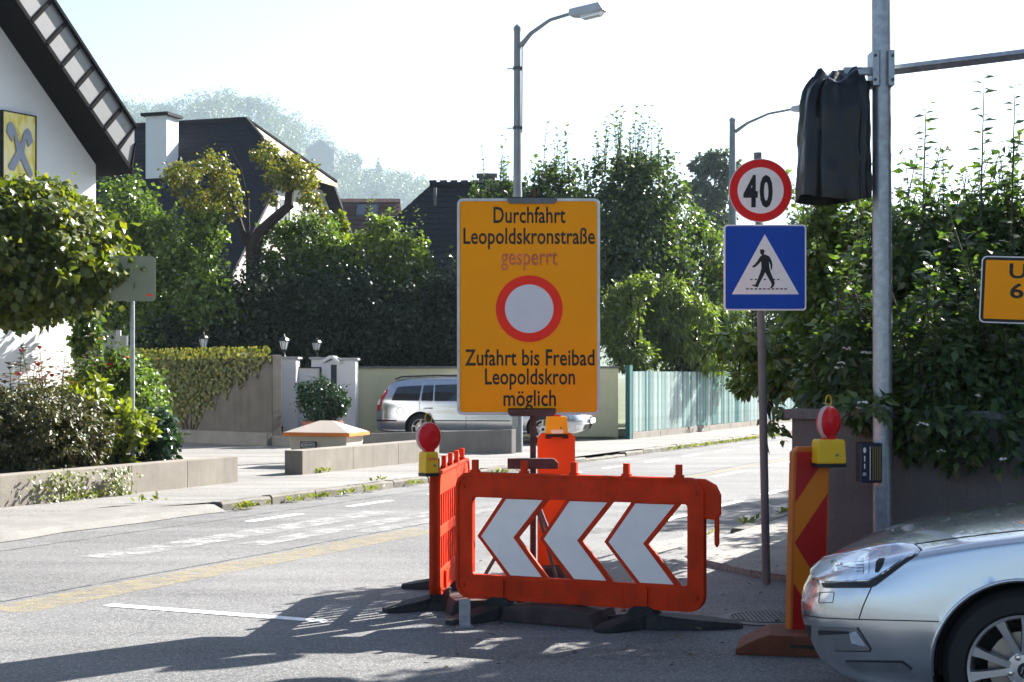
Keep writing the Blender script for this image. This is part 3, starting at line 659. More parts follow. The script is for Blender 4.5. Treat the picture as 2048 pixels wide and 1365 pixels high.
# corrugated green fence on a concrete foot
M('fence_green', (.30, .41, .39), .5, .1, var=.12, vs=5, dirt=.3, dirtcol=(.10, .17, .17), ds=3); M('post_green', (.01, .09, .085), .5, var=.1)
FT0, FT1, FO = 18.55, 44.0, -2.0
fn = thing('garden_fence', 'pale green ribbed metal fence along the far pavement', 'fence', W(FT0, FO, PZ), UANG)
slat = MB(); slat.prism([(-.042, -.0), (-.016, -.045), (.010, -.045), (.036, 0), (.036, .008), (-.042, .008)], 0, 1.42, 'z'); SM = [slat.mesh('slat', m_) for m_ in (MATS['fence_green'], M('fence_lit', (.50, .57, .54), .5, .1, var=.1, vs=5), M('fence_shade', (.10, .23, .23), .5, .1, var=.15, vs=5), MATS['fence_green'], MATS['fence_lit'])]  # slat colours carry the sunlit and shaded stripes of the ribs
k = int((FT1 - FT0) / .092)
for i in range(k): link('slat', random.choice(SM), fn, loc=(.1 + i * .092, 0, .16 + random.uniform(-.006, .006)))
m = MB(); m.box(0, FT1 - FT0, .02, .05, .3, .36); m.box(0, FT1 - FT0, .02, .05, 1.2, 1.26); m.build('rail', MATS['post_green'], fn)
for i in range(13):
    m = MB(); m.box(i * 1.9, i * 1.9 + 1.88, -.06, .16, -.05, .15); m.build('foot_block', MATS['concrete'], fn, bevel=.01)
m = MB(); m.box(-.16, .02, -.05, .06, 0, 1.72); m.build('corner_post', MATS['post_green'], fn)
m = MB(); m.box(6.0, 6.5, -.055, -.048, .17, 1.56); m.build('dark_sheet', MATS['post_green'], fn)

# ------------------------------------------------------------------ grit bin and potted bush
M('bin_beige', (.52, .47, .38), .6, var=.05, dirt=.3, dirtcol=(.32, .30, .27)); M('bin_orange', (.62, .17, .03), .5, var=.1); M('bin_lid', (.42, .36, .31), .65, var=.06, dirt=.3, dirtcol=(.35, .3, .28))
gb = thing('grit_bin', 'beige grit bin with hipped lid and orange rim behind the low wall', 'bin', (-3.06, 24.75, PZ), R(-17))
hw_, hd_, hz_ = .52, .36, .53
m = MB(); v = [(x * q, y * q2, z) for z, q, q2 in ((0, .88, .84), (hz_, 1, 1)) for x, y in ((-hw_, -hd_), (hw_, -hd_), (hw_, hd_), (-hw_, hd_))]
m.add(v, [(0, 1, 2, 3), (4, 5, 6, 7), (0, 1, 5, 4), (1, 2, 6, 5), (2, 3, 7, 6), (3, 0, 4, 7)]); m.build('body', MATS['bin_beige'], gb, bevel=.02)
m = MB(); a, b = hw_ + .06, hd_ + .06; m.add([(-a, -b, hz_ + .03), (a, -b, hz_ + .03), (a, b, hz_ + .03), (-a, b, hz_ + .03), (-.12, 0, hz_ + .215), (.12, 0, hz_ + .215)], [(0, 1, 5, 4), (1, 2, 5), (2, 3, 4, 5), (3, 0, 4), (3, 2, 1, 0)]); ld = m.build('lid', MATS['bin_lid'], gb, bevel=.01)
m = MB(); m.ring([(-a - .01, -b - .01), (a + .01, -b - .01), (a + .01, b + .01), (-a - .01, b + .01)], [(-a + .05, -b + .05), (a - .05, -b + .05), (a - .05, b - .05), (-a + .05, b - .05)], hz_ - .03, hz_ + .025); m.v = [(p[0], p[2], p[1]) for p in m.v]; m.build('rim', MATS['bin_orange'], ld, bevel=.008)

# ---------- lettering
def text_mesh(body, bold=.0):
    cu = bpy.data.curves.new('txt', 'FONT'); cu.body = body; cu.offset = bold; cu.resolution_u = 3; cu.space_character = 1.02
    o = bpy.data.objects.new('txt', cu); COL.objects.link(o); dg = bpy.context.evaluated_depsgraph_get(); dg.update()
    me = bpy.data.meshes.new_from_object(o.evaluated_get(dg)); bpy.data.objects.remove(o); return me
CAP = max(v.co.y for v in text_mesh('L').vertices)
def lettering(body, x0, x1, base, cap, y, m, parent, name='lettering', bold=.012, squeeze=True, label=None):
    """text fitted between x0 and x1 on the plane y, baseline and cap height given (local xz)"""
    me = text_mesh(body, bold); xs_ = [v.co.x for v in me.vertices]; a, b = min(xs_), max(xs_); s = (x1 - x0) / (b - a)
    for v in me.vertices: v.co = (x0 + (v.co.x - a) * s, y - .0004, base + v.co.y * cap / CAP)
    me.name = name; me.materials.clear(); me.materials.append(MATS[m]); return link(name, me, parent, label=label)
m = MB(); m.box(-.30, -.02, -hd_ - .012, -hd_ + .03, .30, .41); pl_ = m.build('name_plate', MATS['black'], gb)
m = MB(); m.ring(rrect(-.285, -.035, .315, .395, .038), rrect(-.277, -.043, .323, .387, .030), -hd_ - .016, -hd_ - .011); m.build('plate_ring', MATS['white_print'], pl_)
lettering('DIEWO', -.262, -.058, .335, .04, -hd_ - .014, 'white_print', pl_)
M('terracotta', (.22, .075, .05), .8, var=.2, vs=8)
pb = thing('potted_bush', 'round dark box bush in a terracotta pot before the white gate', 'plant', (gx(645) * 31.8 / 33.4, 31.8, PZ))
m = MB(); m.lathe([(.30, 0), (.40, .42), (.44, .44), (.44, .52), (.38, .52), (.36, .45)], 20); m.build('pot', MATS['terracotta'], pb, smooth=True)
leafy('foliage', 'glossy_leaf', [(0, 0, .95, .48, .45, .46), (-.2, 0, 1.12, .3, .3, .25), (.25, .05, .9, .3, .3, .3)], 11000, .05, .024, pb, clumps=300, sig=.12, shell=.6)
m = MB(); branchy(m, (0, 0, .4), [(.2, 0, .9), (-.2, .1, 1.0), (0, -.2, .95)], .03); m.build('stem', MATS['dark_bark'], pb)

# ------------------------------------------------------------------ street lamps
def street_lamp(px, py, top_py, label, r0, r1, arm, D=None):
    b = gr(px, py, PZ); s = F / b.y; H = (py - top_py) / s
    root = thing('street_lamp', label, 'street lamp', b, NANG)
    m = MB(); m.tube([(0, 0, -.05), (0, 0, H * .62), (0, 0, H * .62), (0, 0, H)], [r0, r0 * .86, r0 * .80, r1], 14); m.lathe([(r1 * 1.12, H - .02), (r1 * 1.12, H + .05), (r1 * .4, H + .1)], 14); m.build('pole', MATS['lamp_grey'], root, smooth=True)
    pts = [(r1, 0, H - .32), (arm * .25, 0, H - .10), (arm * .6, 0, H + .12), (arm, 0, H + .2)] if r0 < .12 or True else 0
    m = MB(); m.tube(pts, [.055, .04, .033, .032], 10); m.build('arm', MATS['lamp_grey'], root, smooth=True)
    m = MB(); x = arm - .03; z = H + .2
    m.prism([(x, z - .06), (x + .18, z - .09), (x + .72, z - .02), (x + .62, z + .13), (x + .02, z + .06)], -.13, .13); hd = m.build('lamp_head', M('lamp_shell', (.36, .38, .40), .4, .3), root, bevel=.02)
    m = MB(); m.prism([(x + .2, z - .085), (x + .66, z - .035), (x + .6, z - .10), (x + .26, z - .14)], -.10, .10); m.build('lamp_glass', MATS['lantern_glass'], hd)
    return root
sl = street_lamp(1035, 905, 60, 'tall grey street lamp behind the yellow sign', .105, .07, 1.15)
b = gr(1035, 905, PZ); Hh = (905 - 60) / (F / b.y)
for dz in (.75, 1.9):
    m = MB(); m.lathe([(.088, Hh - dz - .03), (.088, Hh - dz + .03)], 14); m.tube([(-.2, -.05, Hh - dz), (0, 0, Hh - dz)], .012, 6); m.build('clamp', MATS['dark_steel'], sl)
m = MB(); m.tube([(.095, 0, Hh - 2.0), (.10, 0, Hh - .3)], .012, 6); m.build('cable', MATS['black'], sl)
m = MB(); m.box(-.06, .06, -.115, -.10, .5, .9); m.build('service_door', MATS['lamp_grey'], sl)
f2 = street_lamp(1465, 855, 242, 'farther street lamp with curved arm behind the round speed sign', .15, .085, 1.75)

# ------------------------------------------------------------------ square sign seen from behind
bs_ = pt(265, 750, 20.4); sg = thing('back_of_sign', 'grey back of a square road sign on a thin pole in the flower bed', 'sign', (bs_.x, bs_.y, .35), R(8))
m = MB(); m.tube([(0, 0, -.05), (0, 0, 2.82)], .03, 12); m.build('pole', MATS['galvanised'], sg, smooth=True)
m = MB(); m.prism(rrect(-.29, .31, 2.25, 2.86, .05), -.045, -.033); pl_ = m.build('plate', M('sign_back', (.20, .22, .15), .45, .4, var=.08), sg)
m = MB(); m.box(-.045, .03, -.052, -.046, 2.27, 2.84); m.build('rail', MATS['sign_back'], pl_)
m = MB(); m.box(.19, .27, -.0475, -.0455, 2.32, 2.345); m.build('sticker', MATS['bright_red'], pl_)
ob = thing('meter_post', 'white post with a small grey box behind the rose bed', 'post', (pt(237, 750, 23.5).x, 23.5, .35))
m = MB(); m.box(-.035, .035, -.03, .03, 0, 1.95); m.build('post', MATS['gate_plaster'], ob); m = MB(); m.box(.04, .14, -.06, .06, 1.45, 1.86); m.build('box', M('box_grey', (.45, .45, .40), .6), ob, bevel=.01)

# ------------------------------------------------------------------ pole with speed limit and crossing signs
b = gr(1533, 1155, .05); sp = thing('speed_and_crossing_sign', 'leaning grey pole with round 40 sign above a blue pedestrian crossing sign', 'sign', b, 0)
s_ = F / b.y; tilt = -.0205
m = MB(); m.tube([(0, 0, -.05), (tilt * 3.25, 0, 3.25)], .031, 14); m.build('pole', MATS['steel'], sp, smooth=True)
def loc_(px, py): return ((px - 1533) / s_, EYE - .05 - (py - HOR) / s_)
cx_, cz_ = loc_(1519, 383); rr_ = .242; y0 = -.05
m = MB(); m.prism(circ(cx_, cz_, rr_, 56), y0, y0 + .012); rs_ = m.build('round_plate', M('sign_edge', (.5, .5, .5), .4, .6), sp, smooth=30)
m = MB(); m.ring(circ(cx_, cz_, rr_ - .006, 56), circ(cx_, cz_, .176, 56), y0 - .003, y0 - .0005); m.build('red_ring', MATS['sign_red'], rs_)
m = MB(); m.prism(circ(cx_, cz_, .176, 56), y0 - .0028, y0 - .0003); m.build('white_disc', MATS['white_print'], rs_)
lettering('4', cx_ - .132, cx_ - .022, cz_ - .118, .222, y0 - .004, 'black_print', rs_, bold=.035); lettering('0', cx_ - .008, cx_ + .092, cz_ - .118, .222, y0 - .004, 'black_print', rs_, bold=.035)
cx_, cz_ = loc_(1528, 536); h_ = .314
m = MB(); m.prism(rrect(cx_ - h_, cx_ + h_, cz_ - h_ - .015, cz_ + h_ + .012, .025), y0, y0 + .02); bs2 = m.build('square_plate', MATS['white_print'], sp)
m = MB(); m.prism(rrect(cx_ - h_ + .012, cx_ + h_ - .012, cz_ - h_ - .003, cz_ + h_, .02), y0 - .003, y0 - .0005); m.build('blue_field', MATS['sign_blue'], bs2)
k_ = .628 / 600
def C(x, y): return (cx_ + (x - 485) * k_, cz_ - (y - 893) * k_)
flat_print([C(482, 652), C(730, 1090), C(243, 1090)], y0 - .0032, .0012).build('white_triangle', MATS['white_print'], bs2)
man = [(446, 768), (450, 763), (474, 763), (479, 776), (484, 780), (478, 785), (474, 798), (492, 803), (516, 815), (533, 848), (538, 880), (532, 912), (524, 910), (524, 880), (512, 850), (516, 900), (526, 935), (548, 985), (555, 1008), (548, 1030), (535, 1045), (520, 1043), (532, 1022), (528, 1005), (500, 958), (485, 930), (462, 975), (446, 1005), (430, 1040), (388, 1026), (388, 1020), (412, 1020), (428, 985), (448, 935), (458, 900), (455, 850), (435, 872), (408, 895), (392, 893), (390, 885), (405, 876), (430, 845), (446, 818), (462, 804), (450, 795), (448, 780)]
flat_print([C(*p) for p in man], y0 - .0045, .0012).build('walking_figure', MATS['black_print'], bs2)
m = MB()
for x in range(345, 625, 31): m.box(C(x, 0)[0], C(x + 20, 0)[0], y0 - .0058, y0 - .0047, C(0, 1055)[1], C(0, 1046)[1])
for x in (376, 408, 474, 540, 572): m.box(C(x, 0)[0], C(x + 17, 0)[0], y0 - .0058, y0 - .0047, C(0, 986)[1], C(0, 978)[1])
m.build('crossing_lines', MATS['black_print'], bs2)
for z in (cz_ + .1, cz_ - .2, cz_ + .55):
    m = MB(); m.lathe([(.04, z), (.04, z + .03)], 12, (tilt * z, 0, 0)); m.box(-.1, .1, -.03, -.025, z, z + .03); m.build('clamp', MATS['dark_steel'], sp)

# ------------------------------------------------------------------ traffic signal pole with bagged signal
TD = 10.65; tp = thing('signal_pole', 'thick galvanised signal pole with a long arm at the right', 'pole', (pt(1766, 750, TD).x, TD, .05))
def tl(px, py): q = pt(px, py, TD); return q.x - pt(1766, 750, TD).x, q.z - .05
m = MB(); m.tube([(0, 0, -.05), (-.005, 0, 2.2), (-.02, 0, 6.5)], [.070, .068, .064], 22); m.build('pole', MATS['galvanised'], tp, smooth=True)
x, z = tl(1775, 142)
m = MB(); m.tube([(.06, -.02, z - .0), (1.0, -.60, z + .015), (5.2, -3.2, z + .09)], [.036, .036, .034], 4); m.build('arm', MATS['galvanised'], tp)
for sx in (-1, 1):
    m = MB(); m.box(sx * .055 - .022 - .015, sx * .055 + .022 - .015, -.09, .09, z - .12, z + .13); m.build('clamp_plate', MATS['galvanised'], tp, bevel=.006)
    for dz in (-.08, .09):
        m = MB(); m.lathe([(.011, -.104), (.011, -.088)], 6, (sx * .062 - .015, 0, z + dz), 'y'); m.build('bolt', MATS['dark_steel'], tp)
m = MB(); m.box(-.28, -.06, -.03, .03, z - .03, z + .02); m.build('bracket', MATS['galvanised'], tp)
bx0, bz0 = tl(1714, 885); bx1, bz1 = tl(1756, 964)
cbx = thing('push_button_box', 'dark pedestrian request box with brass ribs on the signal pole', 'box', (pt(1766, 750, TD).x, TD, .05))
m = MB(); m.box(bx0, bx1, -.12, .05, bz1, bz0); m.build('case', M('navy_case', (.012, .013, .03), .35), cbx, bevel=.012)
for i in range(4):
    xx = bx0 + .082 + i * .016; m = MB(); m.box(xx, xx + .006, -.126, -.119, bz1 + .02, bz0 - .025); m.build('rib', M('brass', (.30, .22, .06), .4, .6), cbx)
m = MB(); m.box(bx0 + .062, bx0 + .066, -.125, -.119, bz1 + .02, bz0 - .025)
m.prism(circ(bx0 + .026, bz0 - .05, .010, 16, .02), -.1235, -.1195); m.box(bx0 + .022, bx0 + .030, -.1235, -.1195, bz0 - .13, bz0 - .09); m.box(bx0 + .022, bx0 + .030, -.1235, -.1195, bz0 - .18, bz0 - .145)
m.box(bx0 + .014, bx0 + .036, -.1235, -.1195, bz0 - .215, bz0 - .209); m.box(bx0 + .012, bx0 + .036, -.1235, -.1195, bz0 - .228, bz0 - .222); m.build('symbols', MATS['white_print'], cbx)
cx0, cz1 = tl(1746, 972); cx1, cz0 = tl(1766, 1190)
m = MB(); m.box(cx0, cx1, -.085, -.05, cz0, cz1); m.build('cable_duct', MATS['galvanised'], tp, bevel=.004)
# the bag over the signal
bg = thing('bagged_signal', 'traffic signal wrapped in a black plastic bag', 'traffic light', (pt(1668, 750, TD).x, TD, 0))
def bl(px, py): q = pt(px, py, TD); return q.x - pt(1668, 750, TD).x, q.z
nr, nc = 34, 72; m = MB()
_, zt = bl(0, 152); _, zb = bl(0, 399)
for j in range(nr + 1):
    f = j / nr; z = zt + (zb - zt) * f
    hw2 = np.interp(f, [0, .05, .12, .22, .5, 1], [.14, .18, .215, .235, .245, .252]); hd2 = np.interp(f, [0, .1, .3, 1], [.10, .16, .19, .205])
    off = np.interp(f, [0, .15, 1], [.03, .01, -.005])
    for k in range(nc):
        a = 2 * math.pi * k / nc; ca, sa = math.cos(a), math.sin(a)
        sq = (abs(ca) ** 3.2 + abs(sa) ** 3.2) ** (-1 / 3.2)
        fold = .008 * math.sin(5 * a + 1.3 * f + .5) + .006 * math.sin(9 * a - 2 * f) * (1 - .4 * f) + .03 * math.exp(-f * 9) * math.sin(13 * a + 1)
        fold += -.05 * math.exp(-((a - 4.0 - .12 * f) / .09) ** 2) - .04 * math.exp(-((a - 5.45 + .08 * f) / .10) ** 2) - .03 * math.exp(-((a - 5.0) / .16) ** 2) * f
        zz = z + (.03 * math.sin(7 * a + 2) + .02 * math.sin(11 * a)) * math.exp(-f * 14) + (.022 * math.sin(2 * a + 1) if j == nr else .022 * math.sin(2 * a + 1) * f ** 4)
        nz3 = mnoise.noise((ca * 2.2, sa * 2.2, f * 3.2)) * .016 + mnoise.noise((ca * 6, sa * 6, f * 8 + 3)) * .009
        m.v.append((off + ca * (hw2 * sq + fold + nz3), sa * (hd2 * sq + fold + nz3), zz))
m.f = [(j * nc + k, j * nc + (k + 1) % nc, (j + 1) * nc + (k + 1) % nc, (j + 1) * nc + k) for j in range(nr) for k in range(nc)]
m.f.append(tuple(range(nc)))
pbm, pnt, pb_ = nodes('bag_plastic'); pb_.inputs['Base Color'].default_value = (.005, .005, .006, 1); pb_.inputs['Roughness'].default_value = .30; pb_.inputs['Specular IOR Level'].default_value = .35
pc = coords(pnt, (3, 3, 1)); pnz = nd(pnt, 'ShaderNodeTexNoise', Scale=5., Detail=4.); pnt.links.new(pc, pnz.inputs['Vector']); pbp = nd(pnt, 'ShaderNodeBump', Strength=.35, Distance=.03); pnt.links.new(pnz.outputs[0], pbp.inputs['Height']); pnt.links.new(pbp.outputs[0], pb_.inputs['Normal'])
m.build('bag', pbm, bg, smooth=60)
m = MB(); m.box(-.11, .11, -.07, .09, zb + .06, zt - .06); m.build('signal_housing', MATS['black'], bg, bevel=.02)
x_, z_ = bl(1680, 142); m = MB(); m.box(x_ - .02, x_ + .02, -.03, .03, zt - .1, z_); m.build('hanger', MATS['dark_steel'], bg)
pts = [(bl(1640 + i * 8, 0)[0], -.16 - .03 * math.sin(i), zt - .03 - .05 * math.sin(i * .55)) for i in range(10)]
m = MB(); m.tube(pts, .006, 6); m.build('tie_cord', M('cord', (.10, .12, .2), .4), bg)
m = MB(); q = [(.19, .0), (.26, .0), (.25, .75), (.20, .8)]; m.prism([(p[0], zt - .03 - p[1]) for p in q], .02, .05); m.build('bag_flap', pbm, bg)

# diversion sign at the right edge of the frame
dsx = pt(1964, 512, 10.4); ds = thing('diversion_sign', 'orange diversion sign with black border cut by the right frame edge', 'sign', (dsx.x, dsx.y, dsx.z), R(-16))
ds.rotation_euler = (0, R(2.6), R(-16)); DW, DH = 1.25, .462
m = MB(); m.prism(rrect(0, DW, -DH, 0, .035), 0, .015); dp = m.build('plate', MATS['white_print'], ds)
m = MB(); m.prism(rrect(.008, DW - .008, -DH + .008, -.008, .03), -.0025, -.0005); m.build('black_border', MATS['black_print'], dp)
m = MB(); m.prism(rrect(.028, DW - .028, -DH + .028, -.028, .006), -.005, -.003); m.build('orange_field', MATS['sign_orange'], dp)
lettering('Umlei', .185, .185 + .42, -.148, .097, -.0055, 'black_print', dp, bold=.02); lettering('6ung', .195, .195 + .38, -.285, .097, -.0055, 'black_print', dp, bold=.02)
m = MB(); m.tube([(1.0, .05, -2.2), (1.0, .05, .1)], .03, 10); m.build('post', MATS['galvanised'], ds)

# ------------------------------------------------------------------ road works: big yellow sign on its stand
SD = 10.5; ss = F / SD; bsx = pt(1057, 750, SD).x
ys = thing('road_closed_sign', 'big orange yellow road closure sign with red ring on a steel post', 'sign', (bsx, SD, 0), 0)
def yl(px, py): return ((px - 1057) / ss, EYE - (py - HOR) / ss)
x0, z1 = yl(915, 398.5); x1, z0 = yl(1199, 829.5)
m = MB(); m.prism(rrect(x0, x1, z0, z1, .035), 0, .02); pl_ = m.build('plate', MATS['sign_orange'], ys)
m = MB(); m.ring(rrect(x0 - .003, x1 + .003, z0 - .003, z1 + .003, .04), rrect(x0 + .016, x1 - .016, z0 + .016, z1 - .016, .026), -.008, .026); m.build('rim', M('alu_rim', (.55, .54, .53), .45, .4, dirt=.5, dirtcol=(.25, .22, .2), ds=15), pl_, bevel=.003)
cx_, cz_ = yl(1058.5, 618)
m = MB(); m.ring(circ(cx_, cz_, .234, 64), circ(cx_, cz_, .170, 64), -.0025, -.0005); m.build('red_ring', MATS['bright_red'], pl_)
m = MB(); m.prism(circ(cx_, cz_, .170, 64), -.0022, -.0004); m.build('white_disc', M('disc_white', (.66, .62, .62), .35, var=.05, vs=5, bump=.12, bs=18), pl_)
for body, a, b_, base, cap, mt in (('Durchfahrt', 987, 1131, 446, .109, 'black_print'), ('Leopoldskronstraße', 927, 1190, 488, .109, 'black_print'), ('gesperrt', 1002, 1115, 530, .115, 'faded_red'), ('Zufahrt bis Freibad', 930, 1189, 731, .109, 'black_print'), ('Leopoldskron', 970, 1150, 769, .109, 'black_print'), ('möglich', 1007, 1112, 812, .109, 'black_print')):
    lettering(body, yl(a, 0)[0], yl(b_, 0)[0], yl(0, base)[1], cap, -.0012, mt, pl_, bold=.014)
def bracket(px0, px1, py0, py1, yy, mt, ch=.02):
    a, zt_ = yl(px0, py0); b, zb_ = yl(px1, py1); m = MB()
    m.prism([(a, zt_), (b, zt_), (b, zb_ + ch), (b - ch, zb_), (a + ch, zb_), (a, zb_ + ch)], yy, yy + .012); m.box(a + .01, b - .01, yy, .055, zt_ - .006, zt_); return m.build('bracket', MATS[mt], ys)
bracket(1014, 1114, 395, 408, -.022, 'steel'); bracket(1016, 1111, 817, 833, -.024, 'rust_steel')
pxx = yl(1066, 0)[0]
m = MB(); m.box(pxx - .02, pxx + .022, .03, .072, .05, yl(0, 380)[1]); m.build('post', MATS['rust_steel'], ys)
m = MB()
for i in range(26): m.lathe([(.006, .0285), (.006, .031)], 8, (pxx, 0, .2 + i * .05), 'y')
m.build('post_hole', MATS['black'], ys, kind='stuff')
a, zt_ = yl(1015, 917); b, zb_ = yl(1116, 938)
m = MB(); m.prism([(a, zt_), (b - .03, zt_), (b, zt_ - .03), (b, zb_), (a, zb_)], -.03, .028); m.build('lower_bracket', MATS['rust_steel'], ys, bevel=.004)
for dx, dy in ((-.42, .25), (.30, -.12), (.2, .6)):
    m = MB(); m.tube([(pxx, .05, .78), (pxx + dx, .05 + dy, .02)], .014, 8); m.build('stay', MATS['steel'], ys)
M('brown_plastic', (.05, .032, .03), .8, var=.3, vs=8, bump=.3, dirt=.3, dirtcol=(.12, .09, .08))
fb = thing('foot_plate', 'dark reddish rubber foot plate tilted under the sign post', 'foot plate', (pt(1118, 750, 9.75).x, 9.75, .0), R(-28))
m = MB(); m.prism([(-.34, .0), (.34, .0), (.30, .09), (.12, .12), (-.12, .12), (-.30, .09)], -.2, .2); m.build('slab', MATS['brown_plastic'], fb, bevel=.015); m = MB(); m.box(-.06, .06, -.06, .06, .118, .135); m.build('socket', MATS['black'], fb)
fb2 = thing('foot_plate', 'flat dark foot plate lying left of the sign post', 'foot plate', (pt(985, 750, 10.2).x, 10.2, 0), R(12))
m = MB(); m.prism([(-.33, 0), (.33, 0), (.29, .10), (-.29, .10)], -.19, .19); m.build('slab', MATS['brown_plastic'], fb2, bevel=.015); m = MB(); m.box(-.06, .06, -.06, .06, .098, .115); m.build('socket', MATS['black'], fb2)
mp_ = pt(929, 1254, 9.55); sf = thing('steel_prop', 'small galvanised steel prop standing under the barrier end', 'prop', (mp_.x, mp_.y, 0), R(8))
m = MB(); m.box(-.035, .035, -.02, .0, 0, .17); m.build('upright', MATS['galvanised'], sf); m = MB(); m.box(-.06, .05, -.06, .04, 0, .006); m.build('base', MATS['galvanised'], sf)

# ------------------------------------------------------------------ barriers
M('barrier_orange', (.64, .038, .005), .6, var=.2, vs=6, spec=.12, dirt=.55, dirtcol=(.22, .03, .012), ds=9); trans_mat('barrier_orange', (.64, .038, .005), .10); trans_mat('beacon_orange', (.92, .17, .03), .6, .5, .08)
MATS['barrier_orange'].node_tree.nodes['Principled BSDF'].inputs['Specular IOR Level'].default_value = .12; MATS['barrier_orange'].node_tree.nodes['Principled BSDF'].inputs['Roughness'].default_value = .6
trans_mat('lens_red', (.85, .012, .02), .35, .18, .05)
M('battery_yellow', (.72, .40, .008), .45, var=.08, dirt=.2, dirtcol=(.3, .22, .05)); M('logo_red', (.7, .04, .03), .5)
def barrier(name, label, loc, rz, chev, Lb=1.80, tab=True):
    root = thing(name, label, 'barrier', loc, rz)
    z0, z1, th = .12, .955, .05; Lr = Lb - .10
    outer = rrect(0, Lr, z0, z1, .10, 6); inner = rrect(.12, Lr - .11, .28, .79, .02, 6)
    m = MB(); m.ring(outer, inner, -th / 2, th / 2)
    m.build('frame', MATS['barrier_orange'], root, bevel=.008)
    m = MB(); m.ring(rrect(.0, Lr, z0, z1, .10, 6), rrect(.022, Lr - .022, z0 + .022, z1 - .022, .085, 6), -th / 2 - .012, th / 2 + .012); m.build('edge_rib', MATS['barrier_orange'], root, bevel=.006)
    if tab:
        m = MB(); m.prism([(Lr - .06, .70), (Lb - .03, .70), (Lb, .73), (Lb, z1 - .10), (Lb - .03, z1 - .04), (Lb - .1, z1 - .004), (Lr - .06, z1 - .002)], -.022, .022); tb = m.build('end_tab', MATS['barrier_orange'], root, bevel=.012)
        m = MB(); m.tube([(Lb - .025, 0, .72), (Lb - .025, 0, .55), (Lb - .025, 0, .53)], [.016, .016, .006], 10); m.build('hook', MATS['barrier_orange'], tb)
    if chev:
        for i in range(3):
            d = .445 * i
            w = [(.36, .785), (.615, .785), (.41, .533), (.61, .285), (.39, .285), (.18, .533)]
            rim = [(.335, .80), (.665, .80), (.445, .533), (.665, .27), (.365, .27), (.148, .533)]
            m = MB(); m.prism([(x + d, z) for x, z in rim], -.012, .012); c = m.build('chevron', MATS['barrier_orange'], root, bevel=.006)
            flat_print([(x + d, z) for x, z in w], -.0135, .002).build('white_sheet', MATS['sheet_white'], c)
        for x, z in ((.055, .86), (.055, .21), (Lr - .055, .86), (Lr - .055, .21)):
            m = MB(); m.lathe([(.017, -.034), (.012, -.040)], 10, (x, 0, z), 'y'); m.build('stud', MATS['barrier_orange'], root)
    else:
        m = MB(); m.box(.1, Lr - .1, -.02, .02, .50, .57); m.build('rail', MATS['barrier_orange'], root, bevel=.006)
        for i in range(13):
            x = .17 + i * (Lr - .34) / 12; m = MB(); m.box(x - .018, x + .018, -.016, .016, .27, .80); m.build('slat', MATS['barrier_orange'], root)
        for i in range(2):
            flat_print(rrect(.25 + i * .75, .6 + i * .75, .15, .26, .01), .04, .002).build('white_sheet', MATS['sheet_white'], root)
    for x in (.13, .48, .83, 1.185, 1.53):
        m = MB(); m.box(x - .02, x + .02, -.016, .016, z1 - .006, z1 + .082); m.box(x - .03, x + .03, -.02, .02, z1 - .004, z1 + .016); m.build('peg', MATS['barrier_orange'], root, bevel=.004)
    for x in (.315, 1.30):
        m = MB(); m.prism(rrect(x - .035, x + .035, .05, .26, .015, 3), -.045, .045); m.build('foot_tab', MATS['barrier_orange'], root, bevel=.004)
    m = MB(); m.ring(rrect(.46, 1.17, .135, .255, .012, 3), rrect(.47, 1.16, .145, .245, .01, 3), -.031, -.024); m.build('panel_groove', MATS['barrier_orange'], root)
    return root
B0 = pt(915, 750, 10.0); B1 = pt(1442, 750, 9.3); brz = math.atan2(B1.y - B0.y, B1.x - B0.x)
barrier('arrow_barrier', 'red orange plastic barrier with three white arrows pointing left', (B0.x, B0.y, 0), brz, True)
C0 = pt(869, 750, 10.0); C1 = pt(931, 750, 11.75)
crz = math.atan2(C1.y - C0.y, C1.x - C0.x)
barrier('slatted_barrier', 'red orange slatted barrier seen end on behind the arrow barrier', (C0.x, C0.y, 0), crz, False, 1.85, False)
def foot(loc, rz, label, arms):
    root = thing('rubber_foot', label, 'barrier foot', (loc.x, loc.y, 0), rz)
    m = MB(); m.prism([(-.16, .0), (.16, .0), (.075, .125), (.05, .14), (-.05, .14), (-.075, .125)], -.07, .07); m.build('hump', MATS['black_rubber'], root, bevel=.012)
    for ang, ln, wd, tilt in arms:
        v = []
        for f, h, w in ((0, .10, .8), (.35, .075, 1.), (.75, .05, 1.), (1, .03, .55)): v += [(f * ln, -wd * w, .0), (f * ln, wd * w, .0), (f * ln, wd * w * .85, h), (f * ln, -wd * w * .85, h)]
        m = MB(); m.add(v, [(0, 1, 2, 3), (12, 13, 14, 15)] + [(4 * i + k, 4 * i + (k + 1) % 4, 4 * i + 4 + (k + 1) % 4, 4 * i + 4 + k) for i in range(3) for k in range(4)])
        c, s = math.cos(R(ang)), math.sin(R(ang)); m.v = [(p[0] * c - p[1] * s, p[0] * s + p[1] * c, p[2] + tilt * p[0]) for p in m.v]; m.build('arm', MATS['black_rubber'], root, bevel=.01)
    return root
def on(bar0, rz, x, y=0): return Vector((bar0.x + x * math.cos(rz) - y * math.sin(rz), bar0.y + x * math.sin(rz) + y * math.cos(rz), 0))
foot(on(B0, brz, .315), brz, 'black rubber foot under the left end of the arrow barrier', [(-115, .44, .085, 0), (65, .40, .085, 0)])
foot(on(B0, brz, 1.30), brz, 'wide black rubber foot under the right end of the arrow barrier', [(-125, .36, .08, 0), (25, .62, .13, .0), (150, .35, .09, 0)])
foot(on(C0, crz, .30), crz + R(4), 'black rubber foot under the near end of the slatted barrier', [(120, .42, .085, 0), (-60, .40, .085, 0)])
foot(on(C0, crz, 1.25), crz, 'black rubber foot under the far end of the slatted barrier', [(95, .42, .085, 0), (-85, .40, .085, 0)])

